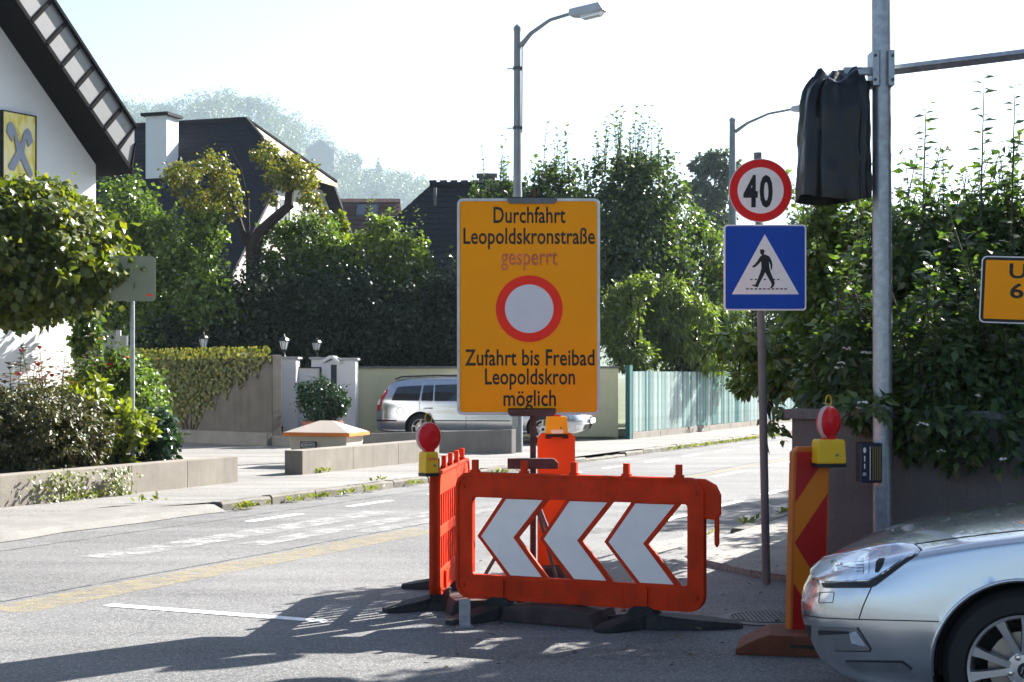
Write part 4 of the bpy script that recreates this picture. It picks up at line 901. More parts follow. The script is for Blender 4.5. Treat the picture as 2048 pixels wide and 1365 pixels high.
def warn_lamp(loc, rz, label, faded=False, lean=0, mark=None, cw=1.0, turn=0.0):
    """round lamp on a yellow battery case; origin under the case, lens faces local -y"""
    root = thing('warning_lamp', label, 'warning lamp', loc, rz); root.rotation_euler = (0, lean, rz)
    m = MB(); v = [(x * q, y * q, z) for z, q in ((0, 1), (.02, 1.02), (.125, .96), (.14, .88)) for x, y in ((-.085 * cw, -.055), (.085 * cw, -.055), (.085 * cw, .055), (-.085 * cw, .055))]
    m.add(v, [(0, 1, 2, 3), (12, 13, 14, 15)] + [(4 * i + k, 4 * i + (k + 1) % 4, 4 * i + 4 + (k + 1) % 4, 4 * i + 4 + k) for i in range(3) for k in range(4)]); cs = m.build('battery_case', MATS['battery_yellow'], root, bevel=.008)
    m = MB(); m.box(-.088 * cw, .088 * cw, -.058, .058, -.022, -.001); m.build('base_seal', MATS['black'], cs, bevel=.004)
    m = MB(); m.lathe([(.008, -.064), (.008, -.054)], 10, (.03 * cw, 0, .05), 'y'); m.build('lock', MATS['steel'], cs)
    if mark: lettering(mark, -.062 * cw, .062 * cw, .085, .024, -.0565, 'logo_red', cs)
    m = MB(); m.prism([(-.03, .13), (.03, .13), (.035, .16), (-.035, .16)], -.03, .03); m.build('neck', MATS['lens_red'], root, bevel=.006)
    lens = 'lens_faded' if faded else 'lens_red'
    hd = link('lamp_head', None, root, loc=(0, 0, .238), rz=turn)
    m = MB(); m.lathe([(.098, -.012), (.098, .012)], 36, (0, 0, 0), 'y'); m.build('lens_rim', MATS['rim_clear'], hd, smooth=50)
    for sgn, nm in ((-1, 'front_lens'), (1, 'rear_lens')):
        m = MB(); m.lathe([(.092, sgn * .013), (.09, sgn * .022), (.075, sgn * .036), (.045, sgn * .045), (.038, sgn * .049), (.034, sgn * .046), (.02, sgn * .048), (.003, sgn * .048)], 36, (0, 0, 0), 'y'); m.build(nm, MATS[lens], hd, smooth=50)
    pts = [(.03 * math.cos(a), 0, .095 + .03 + .033 * math.sin(a)) for a in [2 * math.pi * i / 14 for i in range(15)]]
    m = MB(); m.tube(pts, .0035, 6); m.build('carry_ring', MATS['battery_yellow'], hd)
    return root
trans_mat('rim_clear', (.85, .62, .58), .5, .25, .05); trans_mat('lens_faded', (.90, .42, .38), .6, .25, .05)
wl1 = pt(857, 946, 9.93); warn_lamp(wl1, R(30), 'red warning lamp on the near end of the slatted barrier', mark='nissen', cw=.55, turn=R(12))
m = None

# ------------------------------------------------------------------ beacon boards
def beacon(name, label, loc, rz, w, h, th, face, lean=(0, 0), z0=.10):
    root = thing(name, label, 'beacon', loc, rz); root.rotation_euler = (lean[0], lean[1], rz)
    ch = .035; out = [(-w / 2, z0), (w / 2, z0), (w / 2, z0 + h - ch), (w / 2 - ch, z0 + h), (-w / 2 + ch, z0 + h), (-w / 2, z0 + h - ch)]
    m = MB(); m.prism(out, 0, th); bd = m.build('board', MATS['beacon_orange' if not face else 'beacon_frame'], root, bevel=.008)
    if face:
        x0, x1 = -w / 2 + .018, w / 2 - .012; zt_, zb_ = z0 + h - .03, z0 + .02
        flat_print([(x0, zb_), (x1, zb_), (x1, zt_), (x0, zt_)], -.001, .001).build('orange_sheet', MATS['beacon_sheet'], bd)
        zm = .62; up = .29      # red arrow pointing left in the middle, red ends above and below
        for q in ([(x0, zm), (x1, zm - up), (x1, zm + up)], [(x0, zm + .235), (x1, zm + .235 + up), (x1, zt_), (x0, zt_)], [(x0, zm - .235), (x0, zb_), (x1, zb_), (x1, zm - .235 - up)]):
            flat_print([(x, min(max(zz, zb_), zt_)) for x, zz in q], -.0025, .0006).build('red_band', MATS['beacon_red'], bd)
    else:
        m = MB(); m.ring([(-w / 2 + .02, z0 + .03), (w / 2 - .02, z0 + .03), (w / 2 - .02, z0 + h - .09), (-w / 2 + .02, z0 + h - .09)], [(-w / 2 + .027, z0 + .037), (w / 2 - .027, z0 + .037), (w / 2 - .027, z0 + h - .097), (-w / 2 + .027, z0 + h - .097)], -.006, 0); m.build('raised_border', MATS['beacon_orange'], bd)
        for x in (-.09, .05):
            m = MB(); m.box(x, x + .045, -.004, .002, z0 + h - .045, z0 + h - .035); m.build('slot', MATS['black'], bd)
    m = MB(); m.box(-.03, .03, th / 2 - .03, th / 2 + .03, .06, z0 + .02); m.build('foot_stem', MATS['beacon_frame'], root)
    return root
M('beacon_frame', (.50, .12, .015), .55, var=.12, vs=8, dirt=.3, dirtcol=(.3, .1, .04)); M('beacon_sheet', (.62, .16, .004), .45, var=.06); M('beacon_red', (.40, .010, .008), .4, var=.08)
b = pt(1113, 750, 11.9); beacon('beacon_board', 'plain orange beacon board glowing behind the arrow barrier', (b.x, b.y, 0), R(6), .30, 1.10, .03, False, z0=.04)
wlp = warn_lamp((b.x + .0, b.y + .03, 1.13), R(4), 'faded pinkish warning lamp on the plain orange beacon board', True)
m = MB(); m.prism(rrect(-.05, .05, .005, .035, .012, 4), -.068, -.057); m.build('name_tag', MATS['white_print'], wlp)
ft = thing('weight_slab', 'low brown weight slab under the plain orange beacon board', 'foot plate', (b.x, b.y, 0), R(4)); m = MB(); m.prism([(-.35, 0), (.35, 0), (.3, .09), (-.3, .09)], -.18, .2); m.build('slab', MATS['brown_plastic'], ft, bevel=.015)
b = pt(1640, 750, 8.75); beacon('striped_beacon', 'red and orange striped beacon board in front of the silver car', (b.x - .075, b.y, 0), R(16), .235, 1.10, .06, True, (0, R(1.6)), .08)
warn_lamp((b.x + .045, b.y - .02, 1.085), R(10), 'glossy red warning lamp on the striped beacon board', turn=R(36))
M('orange_foot', (.14, .035, .014), .75, var=.3, vs=7, bump=.2, dirt=.4, dirtcol=(.09, .04, .03))
b2 = pt(1590, 750, 8.7); ft = thing('weight_slab', 'worn orange plastic weight slab holding the striped beacon board', 'foot plate', (b2.x, b2.y, 0), R(-12))
m = MB(); m.prism([(-.33, 0), (.42, 0), (.42, .10), (.2, .12), (-.14, .12), (-.2, .10), (-.33, .03)], -.2, .2); m.build('slab', MATS['orange_foot'], ft, bevel=.012); m = MB(); m.box(-.02, .16, -.205, -.198, .05, .07); m.build('grip', MATS['black'], ft)

# manhole
mh = thing('manhole_cover', 'round ribbed manhole cover in the asphalt beside the striped beacon', 'manhole', (gr(1530, 1237).x, gr(1530, 1237).y, .0))
m = MB(); m.lathe([(.33, .002), (.33, .009), (.30, .009), (.30, .006)], 48); m.build('rim', M('cast_iron', (.10, .098, .095), .6, .5, var=.2, vs=20), mh)
m = MB(); m.lathe([(.292, .002), (.292, .008)], 48); cv = m.build('cover', MATS['cast_iron'], mh)
m = MB()
for i in range(-7, 8):
    h_ = math.sqrt(max(.001, .21 ** 2 - (i * .028) ** 2)); m.box(i * .028 - .006, i * .028 + .006, -h_, h_, .0081, .0125); m.box(-h_, h_, i * .028 - .006, i * .028 + .006, .0081, .0123)
m.lathe([(.235, .008), (.235, .0125), (.22, .0125), (.22, .008)], 40); m.build('tread', MATS['cast_iron'], cv, kind='stuff')

# ------------------------------------------------------------------ garden wall at the right
wc = gr(1584, 1166, .05); dirw = Vector((.905, -.425, 0)); L_ = 16
rw = thing('garden_wall', 'stained pale concrete garden wall under the overhanging hedge', 'wall', (wc.x, wc.y, 0), math.atan2(dirw.y, dirw.x))
m = MB(); m.box(0, L_, 0, .28, -.05, 1.27); m.build('front_wall', MATS['garden_wall'], rw)
m = MB(); m.box(0, .28, .285, 30, -.05, 1.27); m.build('road_wall', MATS['garden_wall'], rw)
for i in range(8):
    m = MB(); m.box(-.05 + i * 2.0, -.05 + i * 2.0 + 1.99, -.05, .33, 1.272, 1.345); m.build('coping_stone', MATS['concrete_grey'], rw, bevel=.01)
for i in range(10):
    m = MB(); m.box(-.05, .33, .335 + i * 2.0, .335 + i * 2.0 + 1.99, 1.272, 1.345); m.build('coping_stone', MATS['concrete_grey'], rw, bevel=.01)
m = MB(); m.box(.285, 16, .285, 30, 0, .9); m.build('garden_terrace', MATS['earth'], None, kind='structure', loc=(wc.x, wc.y, 0), rz=math.atan2(dirw.y, dirw.x))

# ------------------------------------------------------------------ cars
def pchip(x, y):
    x = np.array(x, float); y = np.array(y, float); h = np.diff(x); d = np.diff(y) / h; m_ = np.zeros_like(y)
    for i in range(1, len(x) - 1):
        if d[i - 1] * d[i] > 0: w1, w2 = 2 * h[i] + h[i - 1], h[i] + 2 * h[i - 1]; m_[i] = (w1 + w2) / (w1 / d[i - 1] + w2 / d[i])
    m_[0], m_[-1] = d[0], d[-1]
    def f(q):
        q = min(max(q, x[0]), x[-1]); i = min(len(x) - 2, max(0, int(np.searchsorted(x, q) - 1))); t = (q - x[i]) / h[i]
        return (y[i] * (1 + 2 * t) * (1 - t) ** 2 + h[i] * m_[i] * t * (1 - t) ** 2 + y[i + 1] * t * t * (3 - 2 * t) + h[i] * m_[i + 1] * t * t * (t - 1))
    return f
def car_shell(L, Wd, top, crest, belt, cab, a_f, a_r, wheels, arch_r, nose=(2.0, .5), p=2.8, zb0=.20):
    """loft: k runs from the nose to the tail. top/crest/belt: (k, z) tables. cab: (k, inset of the roof edge) where the cabin stands"""
    ft, fc, fb = pchip(*zip(*top)), pchip(*zip(*crest)), pchip(*zip(*belt)); fi = pchip(*zip(*cab))
    n1 = int(L / .022); ks_ = sorted(set([round(L * i / n1, 4) for i in range(1, n1)] + [.0008, .003, .007, .012, .018] + [L - q for q in (.0008, .003, .008, .014)]))
    V = []; nj = 0
    for k in ks_:
        w = Wd
        if k < a_f: w *= (1 - (1 - k / a_f) ** p) ** (1 / p)
        if L - k < a_r: w *= (1 - (1 - (L - k) / a_r) ** 3.2) ** (1 / 3.2)
        zb = zb0 + .10 * math.exp(-k / .12) + .12 * math.exp(-(L - k) / .15); zc, zs, zl, ins = ft(k), fc(k), fb(k), fi(k)
        pts = [(0, zb), (.84 * w, zb), (.955 * w, zb + .08), (1.0 * w, max(.46, zb + .2)), (.995 * w, .62 if zl > .7 else .5 * (zl + .5)), (.972 * w, zl - .015), ((.95 - ins) * w, zs - .012), ((.86 - ins) * w, zs + .012 * (1 if ins < .05 else 0)), ((.5 - .2 * ins) * w, zs + (zc - zs) * .78), (0, zc)]
        out = []; m_ = len(pts)
        for i in range(m_ - 1):
            p0, p1, p2, p3 = (np.array(pts[max(i - 1, 0)]), np.array(pts[i]), np.array(pts[i + 1]), np.array(pts[min(i + 2, m_ - 1)]))
            for t in [q / 7 for q in range(7)]:
                out.append(.5 * (2 * p1 + (p2 - p0) * t + (2 * p0 - 5 * p1 + 4 * p2 - p3) * t * t + (3 * p1 - p0 - 3 * p2 + p3) * t ** 3))
        out.append(np.array(pts[-1])); nj = len(out)
        dk = math.exp(-k / .25)
        V.append([(k + dk * nose[0] * (z - nose[1]) ** 2, y, z) for y, z in out])
    m = MB(); nk = len(ks_)
    for sgn in (-1, 1):
        vs = [[list(q) for q in row] for row in V]
        dead = {}
        for i in range(nk):
            for j in range(nj):
                x, y, z = vs[i][j]
                if y < .55 * Wd or z > .8: continue
                for wx, wz in wheels:
                    if math.hypot(x - wx, z - wz) < arch_r: dead[(i, j)] = (wx, wz)
        mixed = set()
        for i in range(nk - 1):
            for j in range(nj - 1):
                c = [(i, j), (i + 1, j), (i + 1, j + 1), (i, j + 1)]; k_ = sum(q in dead for q in c)
                if 0 < k_ < 4: mixed |= {q for q in c if q in dead}
        for (i, j) in mixed:
            (wx, wz), (x, y, z) = dead[(i, j)], vs[i][j]; r_ = math.hypot(x - wx, z - wz)
            vs[i][j][0], vs[i][j][2] = wx + (x - wx) * arch_r / r_, wz + (z - wz) * arch_r / r_
        base = len(m.v); m.v += [(q[0], sgn * q[1], q[2]) for row in vs for q in row]
        for i in range(nk - 1):
            for j in range(nj - 1):
                c = [(i, j), (i + 1, j), (i + 1, j + 1), (i, j + 1)]
                if all(q in dead for q in c): continue
                c = c if sgn > 0 else c[::-1]
                m.f.append(tuple(base + q[0] * nj + q[1] for q in c))
    return m
class Caster:
    def __init__(s, mb, loc, rz):
        s.b = BVHTree.FromPolygons([Vector(v) for v in mb.v], mb.f); s.inv = (Matrix.Translation(loc) @ Matrix.Rotation(rz, 4, 'Z')).inverted()
        s.o = s.inv @ Vector((0, 0, EYE))
    def px(s, x, y, off):
        d = (s.inv @ pt(x, y, 10) - s.o).normalized(); h, n_, i, q = s.b.ray_cast(s.o, d)
        if h is None: return None
        if n_.dot(d) > 0: n_ = -n_
        return h + n_ * off
    def patch(s, poly, off, step=5, th=.004):
        dense = []
        for a, b in zip(poly, poly[1:] + poly[:1]):
            k = max(1, int(math.hypot(b[0] - a[0], b[1] - a[1]) / step)); dense += [(a[0] + (b[0] - a[0]) * i / k, a[1] + (b[1] - a[1]) * i / k) for i in range(k)]
        nb = len(dense); xs_ = [q[0] for q in dense]; ys_ = [q[1] for q in dense]
        grid = [(x, y) for x in np.arange(min(xs_), max(xs_), step) for y in np.arange(min(ys_), max(ys_), step)]
        v, e, f, *_ = delaunay_2d_cdt([Vector(q) for q in dense + grid], [], [tuple(range(nb))], 1, 1e-4)
        m = MB(); P = [s.px(q.x, q.y, off) for q in v]; Q = [s.px(q.x, q.y, off - th) for q in v]
        m.v = [tuple(q) if q else (0, 0, -5) for q in P]
        m.f = [tuple(t) for t in f if all(P[i] is not None for i in t)]
        med = np.median([(P[i] - s.o).length for t in f for i in t if P[i] is not None])
        m.f = [t for t in m.f if all((P[i] - s.o).length < med + .7 for i in t)]
        used = sorted({i for t in m.f for i in t}); re = {o: n_ for n_, o in enumerate(used)}
        m.v = [m.v[i] for i in used]; m.f = [tuple(re[i] for i in t) for t in m.f]; return m
    def line(s, pts, r, off=.0, step=5, close=False):
        d = []
        for a, b in zip(pts, pts[1:] + (pts[:1] if close else [])):
            k = max(1, int(math.hypot(b[0] - a[0], b[1] - a[1]) / step)); d += [(a[0] + (b[0] - a[0]) * i / k, a[1] + (b[1] - a[1]) * i / k) for i in range(k)]
        d.append(pts[0] if close else pts[-1])
        P = [q for q in (s.px(x, y, off) for x, y in d) if q is not None]; m = MB(); m.tube(P, r, 6); return m
pm, pnt, pb_ = nodes('silver_paint'); pb_.inputs['Base Color'].default_value = (.52, .54, .57, 1); pb_.inputs['Metallic'].default_value = .85; pb_.inputs['Roughness'].default_value = .24; pb_.inputs['Coat Weight'].default_value = 1; pb_.inputs['Coat Roughness'].default_value = .03; MATS['silver_paint'] = pm
pc = coords(pnt); pz = nd(pnt, 'ShaderNodeTexNoise', Scale=900., Detail=1.); pnt.links.new(pc, pz.inputs['Vector']); pnt.links.new(ramp(pnt, pz.outputs[0], [(.3, (.46, .48, .51)), (.7, (.57, .59, .62))]), pb_.inputs['Base Color'])
M('chrome', (.75, .76, .78), .06, 1, var=.02); M('alloy', (.52, .52, .54), .3, .9, var=.05); M('seam', (.02, .02, .022), .8); M('dark_trim', (.02, .02, .022), .5)
M('fog_chrome', (.55, .56, .58), .14, .95, var=.05); M('lamp_bowl', (.62, .66, .74), .2, .8, var=.1, vs=30); glass('car_glass', (.015, .02, .024)); M('lamp_clear', (.7, .74, .8), .05, .6, var=.1, vs=40); M('tail_red', (.5, .012, .012), .15)
M('brake_disc', (.30, .27, .24), .4, .9)
cg, cnt, cb = nodes('clear_lens'); cb.inputs['Base Color'].default_value = (1, 1, 1, 1); cb.inputs['Roughness'].default_value = .02; cb.inputs['Transmission Weight'].default_value = 1; cb.inputs['IOR'].default_value = 1.12; MATS['clear_lens'] = cg

def wheel(parent, x, y, z, r, rim_r, out, spokes=5, twin=True, logo=False, rot=0.0):
    """out = -1 / +1: which way the wheel faces in local y; y = outer face"""
    root = link('wheel', None, parent, loc=(x, y, z)); s = out
    m = MB(); m.lathe([(rim_r - .005, -s * .02), (rim_r + .012, s * .004), (r - .03, s * .0), (r - .008, -s * .03), (r, -s * .06), (r, -s * .17), (r - .02, -s * .21), (rim_r, -s * .2)], 56, ax='y'); m.f = m.f[:-2]; m.build('tyre', MATS['tyre'], root, smooth=40)
    m = MB(); m.lathe([(rim_r, -s * .005), (rim_r, s * .004), (rim_r - .012, s * .002), (rim_r - .022, -s * .03), (rim_r - .03, -s * .18)], 56, ax='y'); m.f = m.f[:-2]; m.build('rim_ring', MATS['alloy'], root, smooth=40)
    m = MB()
    for i in range(spokes):
        for dv_ in ((-.2, .2) if twin else (0,)):
            a0 = rot + 2 * math.pi * i / spokes; a1 = a0 + dv_ * 1.25
            p0 = Vector((.055 * math.cos(a0 + dv_ * .9), 0, .055 * math.sin(a0 + dv_ * .9))); p1 = Vector((rim_r * .97 * math.cos(a1), 0, rim_r * .97 * math.sin(a1)))
            t = (p1 - p0).normalized(); q = Vector((-t.z, 0, t.x)); v = []
            for f, w, dp in ((0, .020, -.022), (.35, .018, -.014), (.75, .021, -.008), (1, .030, -.004)):
                c = p0.lerp(p1, f); v += [c - q * w + Vector((0, s * (dp - .03), 0)), c - q * w * .75 + Vector((0, s * dp, 0)), c + q * w * .75 + Vector((0, s * dp, 0)), c + q * w + Vector((0, s * (dp - .03), 0))]
            m.add(v, [(4 * j + k, 4 * j + (k + 1) % 4, 4 * j + 4 + (k + 1) % 4, 4 * j + 4 + k) for j in range(3) for k in range(4)])
    m.build('spokes', MATS['alloy'], root, smooth=30)
    m = MB(); m.lathe([(.085, -s * .05), (.078, -s * .022), (.04, -s * .018), (.003, -s * .018)], 30, ax='y'); m.build('hub', MATS['alloy'], root, smooth=30)
    m = MB(); m.lathe([(.034, -s * .019), (.034, -s * .012), (.028, -s * .009), (.002, -s * .009)], 24, ax='y'); cap = m.build('hub_cap', MATS['black'], root, smooth=30)
    if logo:
        for dz in (-.009, .008):
            m = MB(); m.prism([(-.022, dz - .010), (0, dz + .006), (.022, dz - .010), (.022, dz - .003), (0, dz + .013), (-.022, dz - .003)], -s * .0085, -s * .005); m.v = [(q[0] * .8 - q[2] * .6, q[1], q[0] * .6 + q[2] * .8) for q in m.v]; m.build('chevron_logo', MATS['chrome'], cap)
    for i in range(5):
        a = rot + .3 + 2 * math.pi * i / 5; m = MB(); m.lathe([(.013, -s * .03), (.013, -s * .008), (.009, -s * .002), (.001, -s * .001)], 10, (.062 * math.cos(a), 0, .062 * math.sin(a)), 'y'); m.build('wheel_nut', MATS['chrome'], root, smooth=40)
    m = MB(); m.lathe([(.155, -s * .11), (.155, -s * .09), (.06, -s * .085)], 40, ax='y'); m.build('brake_disc', MATS['brake_disc'], root, smooth=30)
    m = MB(); m.lathe([(rim_r - .03, -s * .18), (.002, -s * .18)], 30, ax='y'); m.build('wheel_back', MATS['black'], root)
    return root
def liner(parent, x, z, r, y0, y1):
    m = MB(); n_ = 26
    for yy in (y0, y1): m.v += [(x + r * math.cos(math.pi * i / n_ * 1.16 - .25), yy, z + r * math.sin(math.pi * i / n_ * 1.16 - .25)) for i in range(n_ + 1)]
    m.f = [(i, i + 1, n_ + 2 + i, n_ + 1 + i) for i in range(n_)] + [tuple(range(n_ + 1, 2 * n_ + 2))]; return m.build('wheel_arch_liner', MATS['black'], parent)

# --- the silver car nosing in from the right
cl, crz2 = (1.478, 7.52, .0), R(-19); WX, WZ = 1.04, .35
shell = car_shell(4.78, .93,
    [(0, .60), (.03, .665), (.115, .732), (.23, .79), (.42, .856), (.61, .902), (.8, .94), (1.03, .975), (1.28, 1.005), (1.6, 1.2), (1.95, 1.39), (2.3, 1.455), (2.9, 1.46), (3.4, 1.40), (3.9, 1.20), (4.2, 1.06), (4.6, 1.03), (4.7, .95), (4.78, .75)],
    [(0, .55), (.03, .60), (.115, .66), (.23, .715), (.42, .785), (.61, .835), (.8, .876), (1.03, .915), (1.28, .955), (1.6, 1.12), (1.95, 1.30), (2.3, 1.385), (2.9, 1.39), (3.4, 1.33), (3.9, 1.13), (4.2, 1.0), (4.6, .98), (4.7, .9), (4.78, .7)],
    [(0, .52), (.115, .61), (.23, .665), (.42, .735), (.61, .79), (.8, .83), (1.03, .87), (1.28, .91), (1.6, .94), (2.5, .96), (3.4, .97), (4.2, .96), (4.6, .92), (4.78, .65)],
    [(0, 0), (1.2, 0), (1.6, .07), (2.0, .16), (2.5, .18), (3.4, .17), (3.9, .10), (4.25, .02), (4.78, 0)], .92, .6, [(WX, WZ), (WX + 2.815, WZ)], .385, (1.6, .5))
car = thing('silver_car', 'silver car nosing into the picture at the right, front wheel and headlight in view', 'car', cl, crz2)
cs_ = Caster(shell, Vector(cl), crz2)
shell.build('body', pm, car, smooth=60)
K = lambda pts: [(1600 + x / 3.739, 1000 + y / 3.739) for x, y in pts]
hl = cs_.patch(K([(105, 490), (200, 440), (400, 400), (620, 352), (760, 337), (850, 347), (902, 376), (880, 410), (760, 490), (650, 570), (560, 640), (520, 655), (180, 655), (150, 605), (80, 575)]), .003, 3).build('headlight', MATS['lamp_bowl'], car, smooth=60)
cs_.patch(K([(170, 625), (520, 620), (600, 575), (740, 478), (885, 405), (762, 494), (562, 644), (520, 658), (182, 658)]), .0055, 3).build('black_edge', MATS['dark_trim'], hl, smooth=60)
cs_.line(K([(195, 612), (400, 612), (525, 607), (595, 572), (720, 488), (800, 440), (885, 400)]), .006, .006, 3).build('light_strip', MATS['chrome'], hl, smooth=60)
for q in ([(415, 555), (425, 490), (445, 450), (480, 428), (487, 470), (480, 555)], [(565, 545), (575, 470), (600, 450), (640, 445), (620, 500), (590, 545)], [(330, 490), (420, 488), (428, 512), (335, 515)]):
    cs_.patch(K(q), .006, 3).build('reflector', MATS['lamp_clear'] if q[0][0] != 565 else MATS['dark_trim'], hl, smooth=60)
for q in ([(486, 425), (525, 415), (520, 545), (488, 560)], [(245, 470), (285, 465), (290, 545), (250, 550)]):
    cs_.patch(K(q), .006, 3).build('reflector', MATS['chrome'], hl, smooth=60)
for i in range(5): cs_.line(K([(425 + i * 1, 460 + i * 20), (482, 455 + i * 20)]), .0012, .008, 3).build('lens_rib', MATS['dark_trim'], hl)
cs_.line(K([(290, 505), (320, 500)]), .012, .008, 3).build('bulb', MATS['chrome'], hl, smooth=60)
cs_.line(K([(130, 470), (400, 398), (620, 348), (760, 331), (855, 342), (908, 376)]), .004, .003, 3).build('headlight_seal', MATS['seam'], hl, smooth=60)
cs_.patch(K([(108, 492), (200, 443), (400, 403), (620, 356), (760, 341), (848, 351), (896, 377), (876, 408), (756, 488), (646, 568), (556, 636), (518, 650), (184, 650), (156, 602), (90, 572)]), .016, 3).build('headlight_cover', MATS['clear_lens'], hl, smooth=60)
sl_ = link('shut_lines', None, car)
for q in ([(535, 655), (500, 730), (470, 800), (440, 893)], [(30, 862), (180, 885), (440, 895), (720, 902), (1040, 911)], [(905, 372), (860, 332), (1100, 296), (1400, 258), (1690, 226)]):
    cs_.line(K(q), .0028, .0005, 4).build('shut_line', MATS['seam'], sl_)
cs_.line(K([(150, 692), (250, 690), (256, 700), (245, 768), (148, 772), (140, 765)]), .0018, .0005, 3, True).build('washer_cover_line', MATS['seam'], sl_)
fg = cs_.patch(K([(140, 950), (428, 958), (528, 1112), (518, 1130), (270, 1125), (212, 1046), (140, 1036)]), .004, 3).build('fog_lamp', MATS['fog_chrome'], car, smooth=60)
cs_.patch(K([(376, 1000), (425, 978), (500, 1085), (480, 1092), (392, 1070)]), .008, 3).build('fog_lens', MATS['lamp_clear'], fg, smooth=60)
cs_.patch(K([(145, 975), (365, 985), (370, 1000), (145, 1010)]), .0065, 3).build('fog_slat', MATS['dark_trim'], fg, smooth=60)
cs_.line(K([(430, 955), (530, 1112), (520, 1133), (268, 1128)]), .004, .002, 3).build('fog_surround', MATS['dark_trim'], fg)
cs_.patch(K([(36, 935), (82, 942), (78, 1125), (52, 1135)]), .003, 3).build('grille_mouth', MATS['black'], car)
tr_ = cs_.patch(K([(335, 1212), (770, 1217), (832, 1268), (828, 1284), (420, 1270)]), .006, 3).build('chrome_trim', MATS['fog_chrome'], car, smooth=60)
cs_.line(K([(345, 1205), (770, 1209), (840, 1266)]), .004, .001, 3).build('trim_shadow_gap', MATS['seam'], tr_)
cs_.patch(K([(60, 575), (100, 585), (145, 600), (100, 600)]), .005, 2).build('badge_bar', MATS['chrome'], car)
arch = MB()
pts = []
for i in range(40):
    a = math.pi * (-.06 + 1.1 * i / 39); x = WX + .385 * math.cos(a); z = WZ + .385 * math.sin(a); h, *_ = cs_.b.ray_cast(Vector((x + math.cos(a) * .01, -3, z + math.sin(a) * .01)), Vector((0, 1, 0)))
    if h: pts.append(Vector((x, h.y + .004, z)))
arch.tube(pts, .010, 8); arch.build('arch_lip', pm, car, smooth=60)
for wx in (WX, WX + 2.815):
    for s in (-1, 1):
        wheel(car, wx, s * .885, WZ - .005, .345, .238, s, logo=True, rot=.55); liner(car, wx, WZ, .382, s * .925, s * .60)
def cast_dir(mb, pts, d, off):
    b = BVHTree.FromPolygons([Vector(v) for v in mb.v], mb.f); m = MB(); d = Vector(d).normalized(); P = []
    for q in pts: h, n_, *_ = b.ray_cast(Vector(q) - d * 5, d); P.append(h - d * off if h else None)
    return P
def grid_patch(mb, corners, d, off, nu=14, nv=8):
    c = [Vector(q) for q in corners]; pts = [(c[0].lerp(c[1], i / nu)).lerp(c[3].lerp(c[2], i / nu), j / nv) for i in range(nu + 1) for j in range(nv + 1)]
    P = cast_dir(mb, pts, d, off); m = MB(); m.v = [tuple(p) if p else (0, 0, -9) for p in P]
    m.f = [q for i in range(nu) for j in range(nv) for q in [(i * (nv + 1) + j, (i + 1) * (nv + 1) + j, (i + 1) * (nv + 1) + j + 1, i * (nv + 1) + j + 1)] if all(P[x] for x in q)]
    return m
grid_patch(shell, [(1.35, -.72, 1.0), (1.35, .72, 1.0), (2.0, .55, 1.4), (2.0, -.55, 1.4)], (.3, 0, -1), .006).build('windscreen', MATS['car_glass'], car, smooth=60)
for s in (-1, 1):
    for a, b, c, d in ((1.72, 2.55, 2.55, 2.12), (2.62, 3.35, 3.35, 2.62), (3.42, 3.95, 3.6, 3.42)):
        grid_patch(shell, [(a, 0, 1.0), (b, 0, 1.0), (c, 0, 1.30), (d, 0, 1.30)], (0, -s, 0), .005).build('side_window', MATS['car_glass'], car, smooth=60)
    m = MB(); m.prism([(1.62, .98), (1.80, .96), (1.82, 1.06), (1.68, 1.10)], s * .90, s * 1.06); m.build('mirror', pm, car, bevel=.02)
for y0 in (-.30, .05):
    m = MB(); m.box(1.06, 1.10, y0, y0 + .03, .965, 0.995); m.build('washer_jet', MATS['black'], car)

# --- the estate car parked behind the low wall
EL = 4.8; e1 = Vector((-.972, .235, 0)); el = Vector((1.74, 33.0, PZ)); erz = math.atan2(e1.y, e1.x)
EW = [(.90, .33), (3.65, .33)]
shell2 = car_shell(EL, .90,
    [(0, .58), (.03, .64), (.12, .70), (.35, .79), (.7, .87), (1.05, .93), (1.3, .98), (1.7, 1.22), (2.05, 1.40), (2.5, 1.46), (3.2, 1.47), (3.9, 1.45), (4.3, 1.40), (4.5, 1.22), (4.65, 1.0), (4.75, .88), (4.8, .70)],
    [(0, .53), (.03, .585), (.12, .64), (.35, .73), (.7, .81), (1.05, .87), (1.3, .93), (1.7, 1.15), (2.05, 1.32), (2.5, 1.385), (3.2, 1.395), (3.9, 1.375), (4.3, 1.32), (4.5, 1.15), (4.65, .95), (4.75, .83), (4.8, .66)],
    [(0, .5), (.12, .60), (.35, .69), (.7, .76), (1.05, .82), (1.3, .86), (1.7, .89), (2.5, .91), (3.5, .93), (4.3, .95), (4.6, .92), (4.75, .8), (4.8, .62)],
    [(0, 0), (1.2, 0), (1.7, .07), (2.1, .13), (2.5, .15), (3.5, .15), (4.3, .13), (4.6, .05), (4.8, 0)], .75, .45, EW, .36, (1.6, .5), zb0=.22)
est = thing('estate_car', 'silver estate car parked behind the low wall before the yellow wall', 'car', el, erz)
ce = Caster(shell2, el, erz); shell2.build('body', pm, est, smooth=60)
Q4 = lambda pts: [(520 + x / 3.792, 640 + y / 3.792) for x, y in pts]
for q in ([(1000, 612), (1012, 572), (1042, 514), (1090, 505), (1228, 498), (1205, 614)], [(1242, 498), (1318, 495), (1310, 616), (1222, 614)], [(1330, 494), (1500, 490), (1500, 618), (1322, 616)], [(1515, 490), (1760, 500), (1950, 600), (1950, 622), (1515, 620)]):
    ce.patch(Q4(q), .006, 4).build('side_window', MATS['car_glass'], est, smooth=60)
tl_ = ce.patch(Q4([(893, 690), (888, 610), (925, 560), (972, 520), (962, 562), (928, 612), (908, 695)]), .006, 3).build('tail_light', MATS['tail_red'], est, smooth=60)
